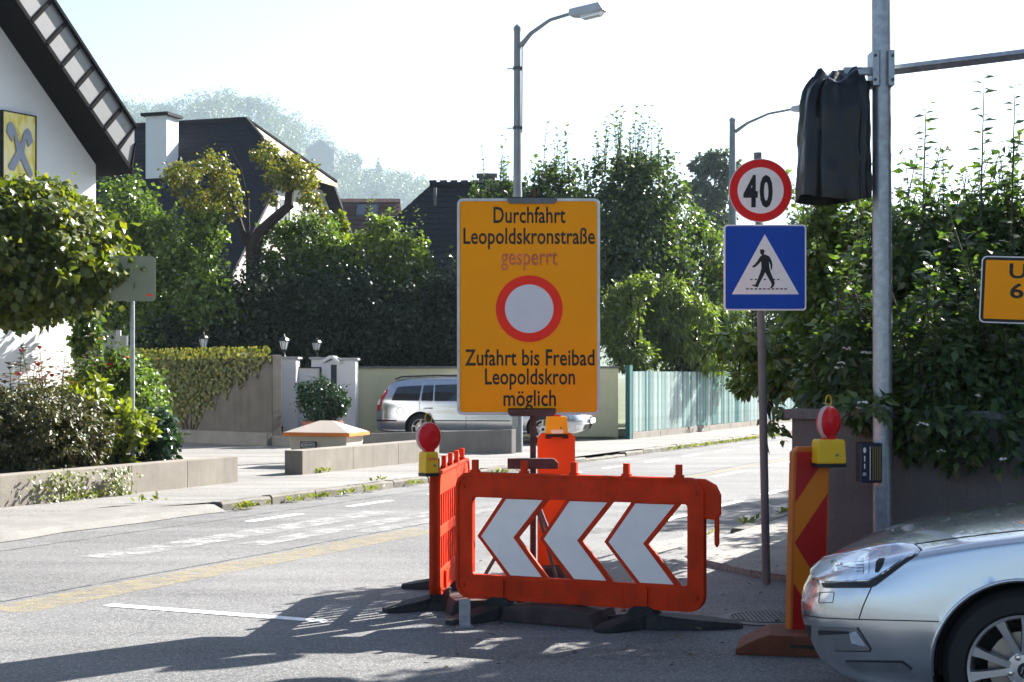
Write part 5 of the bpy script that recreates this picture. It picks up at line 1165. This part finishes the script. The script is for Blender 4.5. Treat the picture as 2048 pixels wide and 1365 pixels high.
ce.patch(Q4([(893, 645), (890, 615), (918, 600), (908, 645)]), .010, 2).build('clear_section', MATS['white_print'], tl_)
ce.patch(Q4([(853, 754), (1038, 758), (1034, 770), (855, 769)]), .006, 3).build('bumper_strip', MATS['dark_trim'], est)
ce.line(Q4([(1322, 764), (1560, 766), (1900, 767)]), .012, .002, 4).build('rub_strip', MATS['dark_trim'], est)
ce.line(Q4([(1063 + 27 * math.cos(i * .45), 693 + 29 * math.sin(i * .45)) for i in range(14)]), .004, .0, 3, True).build('fuel_flap', MATS['seam'], est)
h_ = ce.line(Q4([(1240, 672), (1310, 670)]), .016, .012, 4).build('door_handle', pm, est, smooth=60)
for q in ([(1212, 615), (1210, 690), (1240, 735), (1290, 770), (1300, 850)], [(1562, 622), (1562, 850)], [(875, 742), (1040, 748)]):
    ce.line(Q4(q), .005, .0, 4).build('shut_line', MATS['seam'], est)
for s in (-1, 1):
    m = MB(); m.tube([(2.3, s * .66, 1.42), (2.4, s * .66, 1.47), (3.3, s * .665, 1.485), (4.15, s * .665, 1.455), (4.3, s * .66, 1.40)], .02, 8); m.build('roof_rail', MATS['dark_trim'], est, smooth=60)
    for wx, wz in EW: wheel(est, wx, s * .86, wz - .01, .32, .21, s, 5, False, rot=.3); liner(est, wx, wz, .355, s * .88, s * .58)
def nose_patch(poly, off, name, mt, parent=est):
    m = MB(); P = cast_dir(shell2, [(0, y, z) for y, z in poly], (1, 0, 0), off)
    if all(P): m.add(P, [tuple(range(len(P)))]); return m.build(name, MATS[mt], parent)
for s in (-1, 1):
    grid_patch(shell2, [(0, s * .50, .60), (0, s * .82, .62), (0, s * .84, .74), (0, s * .52, .68)], (1, 0, -.25), .010, 8, 5).build('headlight', MATS['lamp_clear'], est, smooth=60)
    grid_patch(shell2, [(0, s * .52, .34), (0, s * .72, .34), (0, s * .74, .42), (0, s * .52, .42)], (1, 0, 0), .010, 6, 4).build('fog_lamp', MATS['lamp_clear'], est, smooth=60)
grid_patch(shell2, [(0, -.45, .30), (0, .45, .30), (0, .45, .42), (0, -.45, .42)], (1, 0, 0), .008, 8, 4).build('grille', MATS['black'], est)
m = MB(); m.box(-.045, -.03, -.26, .26, .44, .55); m.build('number_plate', MATS['white_print'], est)
grid_patch(shell2, [(1.42, -.66, .95), (1.42, .66, .95), (2.1, .52, 1.4), (2.1, -.52, 1.4)], (.3, 0, -1), .006).build('windscreen', MATS['car_glass'], est, smooth=60)
m = MB(); m.prism([(1.68, .93), (1.84, .91), (1.85, 1.01), (1.72, 1.04)], .86, 1.02); m.build('mirror', pm, est, bevel=.02)

# ------------------------------------------------------------------ plants of the flower bed
mt_ = pt(-8, 505, 20.5)
mp2 = thing('ball_maple', 'clipped ball shaped maple with yellow green sunlit rim before the white house', 'tree', (mt_.x, 20.5, .4))
zc = mt_.z - .4
leafy('crown', 'maple_leaf', [(0, 0, zc, 1.66, 1.5, .93), (.55, .1, zc - .18, 1.15, 1.2, .72), (-.5, 0, zc + .1, 1.3, 1.3, .85), (.25, -.2, zc + .35, 1.1, 1.1, .62)], 34000, .115, .052, mp2, clumps=800, sig=.085, shell=.78, droop=.9, big=True, up=.6)
leafy('inner_leaves', 'maple_leaf', [(0, 0, zc, 1.45, 1.3, .74), (.4, 0, zc - .12, 1.0, 1.0, .6)], 14000, .15, .07, mp2, clumps=1200, sig=.12, shell=.3)
m = MB(); m.tube([(-.25, 0, -.1), (-.22, .02, 1.0), (-.2, 0, zc - .5)], [.11, .09, .08], 10); branchy(m, (-.2, 0, zc - .7), [(1.0, 0, zc - .1), (-1.1, .2, zc), (.1, 1, zc), (.2, -1, zc), (0, 0, zc + .5)], .06); m.build('trunk', MATS['bark'], mp2)

def bush(name, label, px, py, D, rx, rz_, mt, n, ln, wd, cat='shrub', z0=.4, ry=None, lumps=4, big=True, clumps=90, sig=.14, shell=.6, up=.4, droop=.3):
    """py = centre of the crown"""
    c = pt(px, py, D); root = thing(name, label, cat, (c.x, D, z0)); cz = c.z - z0; ry = ry or rx
    bl = [(0, 0, cz, rx, ry, rz_)] + [(random.uniform(-.6, .6) * rx, random.uniform(-.6, .6) * ry, cz + random.uniform(-.45, .5) * rz_, rx * random.uniform(.45, .65), ry * random.uniform(.45, .65), rz_ * random.uniform(.45, .65)) for _ in range(lumps)]
    leafy('foliage', mt, bl, n, ln, wd, root, clumps=clumps, sig=sig, shell=shell, big=big, up=up, droop=droop)
    m = MB(); branchy(m, (0, 0, -.05), [(random.uniform(-.6, .6) * rx, random.uniform(-.6, .6) * ry, cz + random.uniform(-.2, .6) * rz_) for _ in range(6)], .02 + .012 * rx); m.build('stem', MATS['dark_bark'], root)
    return root
bush('yew_bush', 'brownish needle bush spilling over the concrete planter at the left edge', 60, 865, 18.9, .80, .60, 'yew_leaf', 19000, .07, .017, lumps=7, big=False, clumps=520, sig=.09)
bush('yew_bush', 'smaller brownish needle bush beside the lime leaved shrub', 150, 872, 19.3, .42, .50, 'yew_leaf', 11000, .07, .017, lumps=5, big=False, clumps=320, sig=.10)
bush('lime_shrub', 'lime yellow leafed shrub in the middle of the flower bed', 232, 868, 20.3, .42, .44, 'lime_leaf', 1500, .13, .036, lumps=3, clumps=60, up=.2, droop=.1)
bush('lime_sprout', 'tall lime yellow sprouting shoots behind the needle bush', 165, 795, 20.6, .30, .26, 'lime_leaf', 260, .19, .045, lumps=2, clumps=30, up=.1, droop=-.3)
bush('laurel_shrub', 'dark glossy evergreen shrub at the right end of the flower bed', 312, 872, 20.9, .34, .38, 'glossy_leaf', 1900, .095, .036, lumps=3, clumps=70)
bush('leafy_shrub', 'mid green leafy shrub around the back of the sign pole', 235, 775, 22.0, .55, .58, 'shrub_leaf', 6000, .075, .028, lumps=5, clumps=150)
bush('leafy_shrub', 'small green shrub between sign pole and ivy wall', 292, 815, 23.0, .34, .55, 'shrub_leaf', 2400, .07, .026, lumps=3, clumps=80)
bush('climber', 'narrow column of dark climbing leaves at the white house corner', 172, 690, 24.2, .22, .75, 'shrub_leaf', 1900, .10, .045, lumps=3, clumps=80, cat='climber')
def rose(px, D, top, n_, label, red):
    c = pt(px, top, D); root = thing('rose_bush', label, 'rose', (c.x, D, .4)); H = c.z - .4; m = MB(); bases, tops = [], []
    for i in range(n_):
        tp_ = (random.uniform(-.35, .35), random.uniform(-.3, .3), H * random.uniform(.7, 1)); b_ = (tp_[0] * .3, tp_[1] * .3, 0)
        m.tube([b_, (tp_[0] * .7, tp_[1] * .7, tp_[2] * .6), tp_], [.009, .007, .004], 5); bases.append((tp_[0] * .55, tp_[1] * .55, tp_[2] * .3)); tops.append(tp_)
    m.build('stem', MATS['green_stem'], root)
    P, A, T = shoot_leaves(bases, tops, 46, 1.); P = P + rng.normal(size=P.shape) * .07; link('foliage', leaf_mesh('foliage', 'rose_leaf', P, A, T, .12, .042, True), root)
    for i in range(3):
        tp_ = tops[i]; m = MB(); m.lathe([(.012, -.02), (.03, -.004), (.034, .012), (.024, .022), (.008, .018)], 9, tp_); m.build('bloom', M('rose_' + red, {'pink': (.75, .10, .22), 'red': (.62, .03, .02)}[red], .6, var=.2, vs=40), root, smooth=60)
    return root
rose(30, 20.2, 690, 7, 'rose bush with pink bloom against the white house wall', 'pink'); rose(105, 20.6, 690, 9, 'rose bush with reddish young leaves left of the climber', 'red'); rose(205, 21.8, 672, 6, 'orange red flowering rose next to the grey box post', 'red')
# greenery trailing over the planter edge and weeds along the kerb
P, A, T = [], [], []
for tt, oo, wid, zz in ((-.55, -1.82, .5, .40), (.35, -1.80, .35, .42)):
    for i in range(330):
        f = rng.random(); q = W(tt + rng.normal() * wid * .5, oo + .03 + .03 * rng.random(), .46 - f * .38); P.append(q); A.append(Vector(N) + Vector((0, 0, .4)) + Vector(rng.normal(size=3) * .4)); T.append(Vector((0, 0, -1)) + Vector(rng.normal(size=3) * .6))
tv = thing('trailing_ivy', 'thin ivy trailing down the front of the planter wall', 'ivy', (0, 0, 0)); link('foliage', leaf_mesh('foliage', 'weed_leaf', np.array(P), unit(np.array(A)), unit(np.array(T)), .055, .018), tv)
P, A, T = [], [], []
spots = [(.45, .14, 60), (1.6, .1, 30), (2.1, .1, 30), (2.7, .1, 26), (3.4, .1, 34), (4.6, .1, 20), (6.2, .1, 26), (7.4, .1, 30), (8.6, .1, 40)] + [(15.5 + i * .45, .1, 16) for i in range(20)] + [(-.4, -1.8, 40), (.1, -1.8, 30), (5.2, -1.86, 24), (-.2, -.8, 14), (4.0, -.15, 14)] + [(1.2, RW - .05, 16), (2.4, RW, 20), (-.2, RW - .1, 12)]
for t_, o_, n_ in spots:
    for i in range(n_):
        base = W(t_ + rng.normal() * .12, o_ + rng.normal() * .03, .02 if o_ > 0 else .11); d = Vector(rng.normal(size=3)); d.z = abs(d.z) + .5; P.append(base + Vector((0, 0, .03 * rng.random()))); T.append(d); A.append(Vector((d.y, -d.x, .6)))
link('kerb_weeds', leaf_mesh('kerb_weeds', 'weed_leaf', np.array(P), unit(np.array(A)), unit(np.array(T)), .085, .018), None, label='small weeds growing along the kerb stones', kind='stuff')

# ------------------------------------------------------------------ garden trees behind the walls
def tree(name, label, px, D, blobs, mt, n, ln, wd, tips=None, shoots=0, shoot_h=1.2, clumps=400, sig=.13, shell=.5, cat='tree', bark='dark_bark', r0=.14, big=False, up=.3, droop=.4, z0=.14, ry=None):
    """blobs in photo pixels: (px, py, rx, ry) at depth D"""
    x0 = (px - 1024) / F * D; root = thing(name, label, cat, (x0, D, z0)); k = D / F; bl = []
    for bx, by, rx, rz_ in blobs:
        c = pt(bx, by, D); d_ = ry * k if ry else rx * k * .9; bl.append((c.x - x0, random.uniform(-.3, .3) * rx * k, c.z - z0, rx * k, d_, rz_ * k))
    P, O = crown_points(bl, n, clumps, sig, shell)
    A = unit(O * .6 + np.array([0, 0, up]) + rng.normal(size=P.shape) * .55); T = unit(O * .7 + rng.normal(size=P.shape) * .6 + np.array([0, 0, -droop]))
    m = MB()
    if shoots:
        bs_, ts_ = [], []
        for i in range(shoots):
            b = random.choice(bl); a = random.uniform(0, 6.28); q = random.random() ** .5 * .85
            base = Vector((b[0] + b[3] * q * math.cos(a), b[1] + b[4] * q * math.sin(a), b[2] + b[5] * math.sqrt(1 - q * q) * .75)); h = shoot_h * random.uniform(.5, 1.15)
            top = base + Vector((random.uniform(-.12, .12), random.uniform(-.12, .12), 1)) * h; bs_.append(base); ts_.append(top); m.tube([base, top], [.012, .004], 4)
        P2, A2, T2 = shoot_leaves(bs_, ts_, int(16 * shoot_h), 1.); P2 = P2 + rng.normal(size=P2.shape) * .03; P, A, T = np.concatenate([P, P2]), np.concatenate([A, A2]), np.concatenate([T, T2])
    link('crown', leaf_mesh('crown', mt, P, A, T, ln, wd, big), root)
    ctr = [Vector(b[:3]) for b in bl]; mid = sum(ctr, Vector()) / len(ctr)
    m.tube([(0, 0, -.1), (0, 0, mid.z * .35), (mid.x * .5, mid.y * .5, mid.z * .7)], [r0, r0 * .85, r0 * .6], 8); branchy(m, (mid.x * .3, mid.y * .3, mid.z * .5), ctr + [c + Vector((random.uniform(-.5, .5), random.uniform(-.5, .5), .6)) for c in ctr], r0 * .5, .08, 6)
    m.build('trunk', MATS[bark], root); return root
tree('garden_shrub', 'tall sunlit shrub right against the white house corner', 240, 38.5, [(245, 430, 60, 85), (270, 540, 75, 90), (225, 600, 60, 70), (300, 480, 55, 70)], 'shrub_leaf', 11000, .13, .045, shoots=14, shoot_h=.7)
tree('garden_shrub', 'sunlit shrub below the white chimney with glinting leaves', 360, 38, [(350, 500, 70, 80), (400, 560, 70, 75), (340, 600, 75, 80), (310, 660, 70, 60), (420, 470, 40, 40)], 'shrub_leaf', 13000, .13, .045, shoots=16, shoot_h=.6)
tree('garden_shrub', 'lower shrub with arching twigs over the wall lantern', 440, 36.8, [(420, 610, 60, 60), (455, 620, 40, 30), (390, 640, 50, 40), (300, 690, 60, 40)], 'shrub_leaf', 6500, .12, .04, shoots=6, shoot_h=.5)
tree('garden_shrub', 'sunlit shrub right of the crooked apple trunk', 590, 38.6, [(560, 500, 55, 60), (620, 490, 60, 65), (660, 530, 55, 60), (600, 560, 70, 50)], 'shrub_leaf', 11000, .13, .042, shoots=14, shoot_h=.6)
tree('lime_bush', 'small yellow green bush in front of the red roofed house', 672, 42, [(672, 455, 22, 30), (660, 490, 30, 30)], 'lime_leaf', 1600, .14, .05, clumps=60)
tree('yellow_green_tree', 'bright yellow green bush in front of the hipped roof house', 770, 38.2, [(740, 520, 50, 60), (770, 500, 45, 60), (820, 530, 40, 60), (760, 590, 75, 60), (820, 610, 45, 70)], 'bamboo_leaf', 13000, .14, .04, shoots=18, shoot_h=.9)
DKS = [(330, 700, 36.6, 60, 60), (430, 690, 37.0, 80, 70), (520, 640, 37.4, 90, 100), (610, 650, 37.6, 90, 110), (700, 640, 37.4, 90, 110), (790, 670, 37.2, 80, 90), (870, 660, 37.0, 70, 110), (935, 640, 37.2, 70, 120)]
names = ['left of the first lantern', 'behind the white parasol', 'above the lantern on the gate pillar', 'above the little gable door', 'above the yellow wall at its left end', 'below the yellow green bush', 'left of the big yellow sign', 'hidden partly by the big yellow sign']
for (px, py, D, rx, rz_), nm in zip(DKS, names):
    tree('dark_evergreen', 'dark shaded evergreen ' + nm, px, D, [(px, py, rx, rz_), (px - rx * .4, py + 30, rx * .6, rz_ * .7), (px + rx * .4, py - 10, rx * .6, rz_ * .75)], 'dark_leaf', 11000, .12, .04, clumps=300, sig=.16, shell=.45)
# crooked apple tree
ad = 38.0; root = thing('apple_tree', 'crooked old apple tree with sparse yellowing crown', 'tree', (pt(505, 0, ad).x, ad, .14)); ox = pt(505, 0, ad).x
def al(px, py, dy=0): q = pt(px, py, ad); return Vector((q.x - ox, dy, q.z - .14))
m = MB(); m.tube([(0, 0, -.1), al(503, 640), al(507, 540), al(507, 490)], [.24, .20, .19, .20], 10); m.tube([al(507, 492), al(520, 465), al(550, 437), al(583, 408)], [.19, .15, .13, .11], 9); m.tube([al(577, 412), al(580, 380), al(583, 350), al(580, 320)], [.12, .11, .09, .05], 8)
m.tube([al(505, 495), al(488, 475), al(470, 420, .2), al(440, 370, .2)], [.15, .09, .06, .03], 8); m.tube([al(497, 480), al(494, 400, .1), al(480, 340, .1), al(455, 285, .1)], [.05, .035, .025, .012], 6)
branchy(m, al(580, 330), [al(540, 300), al(620, 340), al(640, 400), al(560, 330)], .05); branchy(m, al(440, 375, .2), [al(380, 330), al(360, 370), al(450, 320), al(420, 410)], .035); m.build('trunk', MATS['dark_bark'], root)
bl = []
for bx, by, rx, rz_ in ((420, 330, 36, 30), (375, 360, 34, 32), (450, 375, 30, 34), (400, 400, 40, 26), (465, 420, 20, 20), (350, 340, 20, 16), (535, 310, 26, 26), (570, 330, 32, 30), (605, 355, 32, 32), (625, 395, 26, 32), (560, 360, 26, 22), (645, 420, 12, 24), (545, 400, 14, 22)):
    c = al(bx, by); bl.append((c.x, random.uniform(-.6, .6), c.z, rx * ad / F, rx * ad / F, rz_ * ad / F))
leafy('crown', 'apple_leaf', bl, 8200, .10, .034, root, clumps=420, sig=.17, shell=.45)

# trees to the right of the big sign
tree('tall_hedge_tree', 'upright shrub tree behind the lamp post with pointed shoots', 985, 40.5, [(985, 440, 50, 80), (1010, 520, 60, 100), (960, 560, 50, 100)], 'tall_leaf', 12000, .14, .05, shoots=24, shoot_h=1.3)
tree('tall_hedge_tree', 'upright shrub tree above the yellow sign with tall pointed shoots', 1110, 40.8, [(1110, 400, 60, 75), (1080, 470, 70, 80), (1140, 480, 60, 100), (1110, 600, 80, 110)], 'tall_leaf', 15000, .14, .05, shoots=34, shoot_h=1.5)
tree('tall_hedge_tree', 'big dark tree with feathery top right of the yellow sign', 1265, 40.2, [(1235, 400, 65, 90), (1300, 390, 70, 85), (1270, 500, 95, 120), (1230, 600, 70, 110), (1320, 600, 80, 110)], 'tall_leaf', 26000, .14, .05, shoots=70, shoot_h=1.5, clumps=600)
tree('tall_hedge_tree', 'broad sunlit tree left of the blue crossing sign', 1390, 41.2, [(1370, 470, 55, 75), (1410, 540, 60, 90), (1380, 610, 70, 90), (1440, 620, 60, 80), (1400, 700, 80, 60), (1460, 710, 60, 60), (1340, 700, 50, 60)], 'shrub_leaf', 17000, .13, .045, shoots=12, shoot_h=.7)
tree('bamboo', 'yellow green bamboo clump just right of the yellow sign', 1265, 37.4, [(1285, 565, 26, 28), (1255, 600, 36, 40), (1245, 660, 40, 60), (1265, 710, 40, 40), (1230, 640, 30, 60)], 'bamboo_leaf', 10000, .13, .025, clumps=260, cat='bamboo')
tree('overhanging_shrub', 'shrub with long narrow leaves hanging over the green fence', 1365, 39.2, [(1330, 660, 40, 50), (1370, 690, 55, 40), (1420, 700, 45, 40), (1340, 600, 40, 45), (1400, 640, 40, 50)], 'bamboo_leaf', 6500, .24, .028, clumps=200, up=.1, droop=1.1)
tree('red_leaved_shrub', 'red leaved shrub just left of the blue sign', 1428, 41.6, [(1432, 570, 24, 36), (1420, 545, 16, 20)], 'red_leaf', 1500, .12, .045, clumps=60)
tree('yellow_green_tree', 'light green tree behind the far lamp post', 1545, 47.5, [(1500, 660, 60, 80), (1560, 640, 60, 110), (1500, 560, 50, 90), (1600, 600, 50, 120)], 'shrub_leaf', 12000, .14, .05, shoots=10)
for px, D, bls, lab in ((1425, 105, [(1405, 330, 24, 22), (1440, 325, 28, 26), (1400, 385, 30, 32), (1440, 380, 26, 26), (1425, 440, 40, 36), (1470, 345, 18, 18)], 'hazy tall tree behind the far street lamp'), (1620, 110, [(1615, 440, 32, 40), (1600, 510, 40, 60), (1640, 470, 36, 60), (1660, 560, 60, 80), (1580, 570, 40, 60)], 'hazy dark tree below the bagged signal')):
    tree('hazy_tree', lab, px, D, bls, 'far_leaf', 5000, .34, .14, clumps=200, sig=.16, shell=.4, r0=.3)

# ------------------------------------------------------------------ hedge in the garden at the right
M('flower_white', (.75, .72, .64), .7)
def hedge(name, label, px, D, blobs, n, shoots, sh, mt='privet_leaf', flowers=0, ln=.095, wd=.026, clumps=520):
    x0 = (px - 1024) / F * D; root = thing(name, label, 'hedge', (x0, D, .9)); k = D / F; bl = []
    for q in blobs:
        bx, by, rx, rz_ = q[:4]; d_ = q[4] if len(q) > 4 else D; k = d_ / F; c = pt(bx, by, d_); bl.append((c.x - x0, d_ - D + random.uniform(-.1, .1), c.z - .9, rx * k, max(.35 if len(q) > 4 else .45, rx * k * .8), rz_ * k))
    P, O = crown_points(bl, n, clumps, .12, .62); keep = P[:, 2] > -.62; P, O = P[keep], O[keep]
    A = unit(O * .45 + np.array([0, 0, .55]) + rng.normal(size=P.shape) * .5); T = unit(O * .8 + rng.normal(size=P.shape) * .5 + np.array([0, 0, -.55]))
    m = MB(); bs_, ts_ = [], []
    for i in range(shoots):
        b = random.choice(bl); a = random.uniform(0, 6.28); q = random.random() ** .5 * .8
        base = Vector((b[0] + b[3] * q * math.cos(a), b[1] + b[4] * q * math.sin(a), b[2] + b[5] * math.sqrt(1 - q * q) * .8)); h = sh * random.uniform(.25, 1.0); bs_.append(base); ts_.append(base + Vector((random.uniform(-.35, .35), random.uniform(-.35, .35), 1)) * h); m.tube([base, ts_[-1]], [.007, .003], 4)
    if bs_:
        P2, A2, T2 = shoot_leaves(bs_, ts_, int(36 * max(.5, sh)), 1.); P2 = P2 + rng.normal(size=P2.shape) * .045; T2 = unit(T2 + rng.normal(size=T2.shape) * .35); A2 = unit(A2 + rng.normal(size=A2.shape) * .35); P, A, T = np.concatenate([P, P2]), np.concatenate([A, A2]), np.concatenate([T, T2])
    link('foliage', leaf_mesh('foliage', mt, P, A, T, ln, wd, True), root)
    for b in bl: branchy(m, (b[0] + .15, max(.3, b[1] + 1.0), max(.45, b[2] - .5)), [(b[0] + random.uniform(-.25, .25) * min(1, b[3] * 2), b[1], b[2] + random.uniform(-.1, .25)) for _ in range(3)], .016, .06, 6)
    m.build('branches', MATS['bark'], root)
    for i in range(flowers):
        b = random.choice(bl); q = Vector((random.uniform(-.8, .8), -1, random.uniform(-.7, .5))).normalized(); c = Vector((b[0] + b[3] * q.x, b[1] + b[4] * q.y, b[2] + b[5] * q.z))
        m = MB()
        for j in range(7): m.lathe([(.002, 0), (.011, .006), (.006, .012), (.001, .013)], 6, c + Vector((random.uniform(-.03, .03), random.uniform(-.03, .03), random.uniform(-.008, .008))))
        m.build('flower_head', MATS['flower_white'], root)
    return root
hedge('dogwood_hedge', 'sunny left end of the garden hedge beside the blue crossing sign', 1640, 14.2, [(1650, 500, 60, 90), (1690, 440, 55, 55), (1620, 600, 60, 80), (1700, 560, 60, 90), (1650, 700, 80, 80)], 9000, 44, .8, 'shrub_leaf')
hedge('dogwood_hedge', 'leafy branches of the hedge hanging out over the pavement past the sign pole', 1540, 13.4, [(1480, 690, 55, 26), (1530, 700, 50, 40), (1560, 750, 60, 36), (1600, 740, 50, 50), (1500, 760, 30, 22)], 2800, 6, .35, 'shrub_leaf', clumps=190)
hedge('dogwood_hedge', 'dark middle of the garden hedge behind the signal pole', 1800, 12.9, [(1760, 620, 90, 120), (1830, 520, 90, 110), (1900, 600, 100, 130), (1790, 760, 100, 80, 11.2), (1880, 770, 100, 90, 11.0), (1700, 730, 70, 90, 11.5), (1660, 790, 60, 40, 11.6), (1840, 860, 60, 40, 10.9), (1720, 830, 40, 40, 11.1)], 20000, 70, .75, flowers=14)
hedge('dogwood_hedge', 'tall right part of the garden hedge with long shoots behind the diversion sign', 2000, 13.0, [(1960, 525, 90, 105), (2040, 530, 90, 110), (2000, 620, 110, 130), (2090, 640, 110, 150), (1990, 780, 110, 110, 10.9), (2130, 540, 100, 120), (2070, 840, 90, 70, 10.7), (2140, 780, 110, 110, 10.7), (2160, 640, 120, 140), (1900, 680, 90, 90, 11.5), (2010, 680, 100, 90, 11.4)], 25000, 80, .85, flowers=14)
hedge('dogwood_branch', 'hanging branch ends of the hedge drooping before the garden wall', 1900, 10.75, [(1830, 830, 45, 36), (1890, 850, 35, 45), (1980, 860, 45, 50), (1960, 910, 30, 36), (2020, 900, 40, 50), (1720, 815, 40, 28), (1845, 890, 34, 34), (1905, 900, 40, 40), (2045, 930, 40, 40), (1800, 845, 36, 34), (1940, 850, 60, 40)], 3200, 0, .3, flowers=6, clumps=200)
hedge('leafy_branch', 'single dark branch dangling beside the crossing sign pole', 1547, 12.6, [(1545, 830, 10, 30), (1552, 875, 10, 28), (1540, 800, 16, 16)], 90, 0, .3, clumps=14)
# tall thin shoots against the sky
for px, top, bot, lab in ((1852, 205, 420, 'thin leafy shoot left of the tallest pair above the hedge'), (1968, 152, 430, 'tallest thin leafy shoot rising above the hedge'), (2030, 158, 430, 'thin leafy shoot at the right frame edge')):
    D = 12.6; root = thing('hedge_shoot', lab, 'shoot', pt(px - 8, bot, D)); h = (bot - top) / F * D; m = MB(); m.tube([(0, 0, -.3), (.02, 0, h * .5), (.035, 0, h)], [.009, .007, .003], 5); m.build('stem', MATS['green_stem'], root)
    n_ = 32; P, A, T = [], [], []
    for i in range(n_):
        f = .05 + .95 * (i + rng.normal() * .45) / n_; s = 1 if i % 2 else -1; sz = 1 - .35 * f; P.append((.035 * f, 0, h * f)); T.append((s * 1.0, rng.normal() * .6, .7 - 1.0 * rng.random())); A.append((-s * .25, -.55 + rng.normal() * .5, .8))
    link('foliage', leaf_mesh('foliage', 'privet_leaf', np.array(P), unit(np.array(A)), unit(np.array(T)), .125, .021, True), root)
# garden trees beyond the right frame edge: they stand in the same garden and shade the junction
def wall_tree(label, a, back, H, n, rx, z0=1.0):
    p = wc + dirw * a + Vector((-dirw.y, dirw.x, 0)) * back; root = thing('garden_tree', label, 'tree', (p.x, p.y, .9)); bl = []
    for i in range(int(H / .9)):
        z = z0 - .9 + .45 + i * .9; f = 1 - .45 * (i / (H / .9)) ** 2; bl.append((random.uniform(-.25, .25), random.uniform(-.2, .2), z, rx * f, rx * f * .8, .75))
    leafy('crown', 'privet_leaf', bl, int(n * 1.4), .115, .045, root, clumps=int(n / 18), sig=.2, shell=.4)
    m = MB(); m.tube([(0, 0, -.1), (.05, 0, H * .5), (0, 0, H * .8)], [.12, .09, .04], 8); branchy(m, (0, 0, H * .3), [b[:3] for b in bl], .04); m.build('trunk', MATS['bark'], root); return root
for lab, a, bk, H, n, rx in (('garden tree just beyond the right frame edge behind the wall', 2.85, 3.0, 5.0, 13000, .95), ('second garden tree beyond the right frame edge', 3.8, 2.5, 5.3, 13000, 1.15), ('third garden tree beyond the right frame edge', 4.9, 1.5, 5.0, 12000, 1.1), ('fourth garden tree beyond the right frame edge', 6.5, 1.0, 5.0, 12000, 1.2), ('tallest garden tree far right beyond the frame', 8.2, 1.0, 5.2, 11000, 1.4), ('sixth garden tree far right beyond the frame', 10.2, 1.1, 4.6, 9000, 1.4), ('last garden tree far right along the wall', 12.2, 1.1, 4.4, 8000, 1.4)):
    wall_tree(lab, a, bk, H, n, rx)
for lab, x, y in (('nearest of three tall roadside trees beyond the right frame edge', 9.2, 22.3), ('middle of three tall roadside trees beyond the right frame edge', 10.2, 24.4), ('farthest of three tall roadside trees beyond the right frame edge', 11.3, 26.6)):
    q = Vector((x, y, 0)) - wc; wall_tree(lab, q.dot(dirw), q.dot(Vector((-dirw.y, dirw.x, 0))), 5.4, 8000, 1.15)
for i, (t_, H, n, rx) in enumerate(((-.4, 2.0, 4500, .7), (3.2, 2.3, 6000, 1.1), (5.4, 2.6, 7000, 1.2), (7.6, 2.4, 6000, 1.2))):
    p = W(t_, RW + 2.3 + (.4 if i else 0)); q = p - wc
    wall_tree(['hedge bush behind the wall corner', 'bush along the road side wall behind the hedge', 'taller bush along the road side wall behind the hedge', 'last bush along the road side wall behind the hedge'][i], q.dot(dirw), q.dot(Vector((-dirw.y, dirw.x, 0))), H, n, rx)

# dry leaves and twigs swept against the barrier feet
P, A, T = [], [], []
for i in range(420):
    if i < 260: q = gr(rng.normal(1215, 55), 1215 + rng.normal() * 10)
    else: q = gr(rng.uniform(850, 1600), rng.uniform(1120, 1340))
    a = rng.random() * 6.28; P.append((q.x, q.y, .006 + .012 * rng.random() + (.045 if q.x > 1.35 and q.y > 10.2 else 0))); T.append((math.cos(a), math.sin(a), .15 * rng.normal())); A.append((.3 * rng.normal(), .3 * rng.normal(), 1))
leaf_mat('litter_leaf', [(.03, .02, .012), (.06, .04, .02), (.12, .09, .045)], .1, .7)
link('leaf_litter', leaf_mesh('leaf_litter', 'litter_leaf', np.array(P), unit(np.array(A)), unit(np.array(T)), .045, .012), None, kind='stuff', label='dry leaf litter lying around the barrier feet')
# ------------------------------------------------------------------ morning haze
hz_ = MB(); hz_.box(-1700, 2600, -60, 1950, -1.5, 345); hm = bpy.data.materials.new('haze_air'); hm.use_nodes = True; nt = hm.node_tree; nt.nodes.clear()
out = nt.nodes.new('ShaderNodeOutputMaterial'); pv_ = nt.nodes.new('ShaderNodeVolumePrincipled'); pv_.inputs['Color'].default_value = (.68, .86, 1, 1); pv_.inputs['Density'].default_value = .00017; pv_.inputs['Anisotropy'].default_value = .35
nt.links.new(pv_.outputs[0], out.inputs['Volume'])
hz_.build('haze', hm, None, kind='stuff')
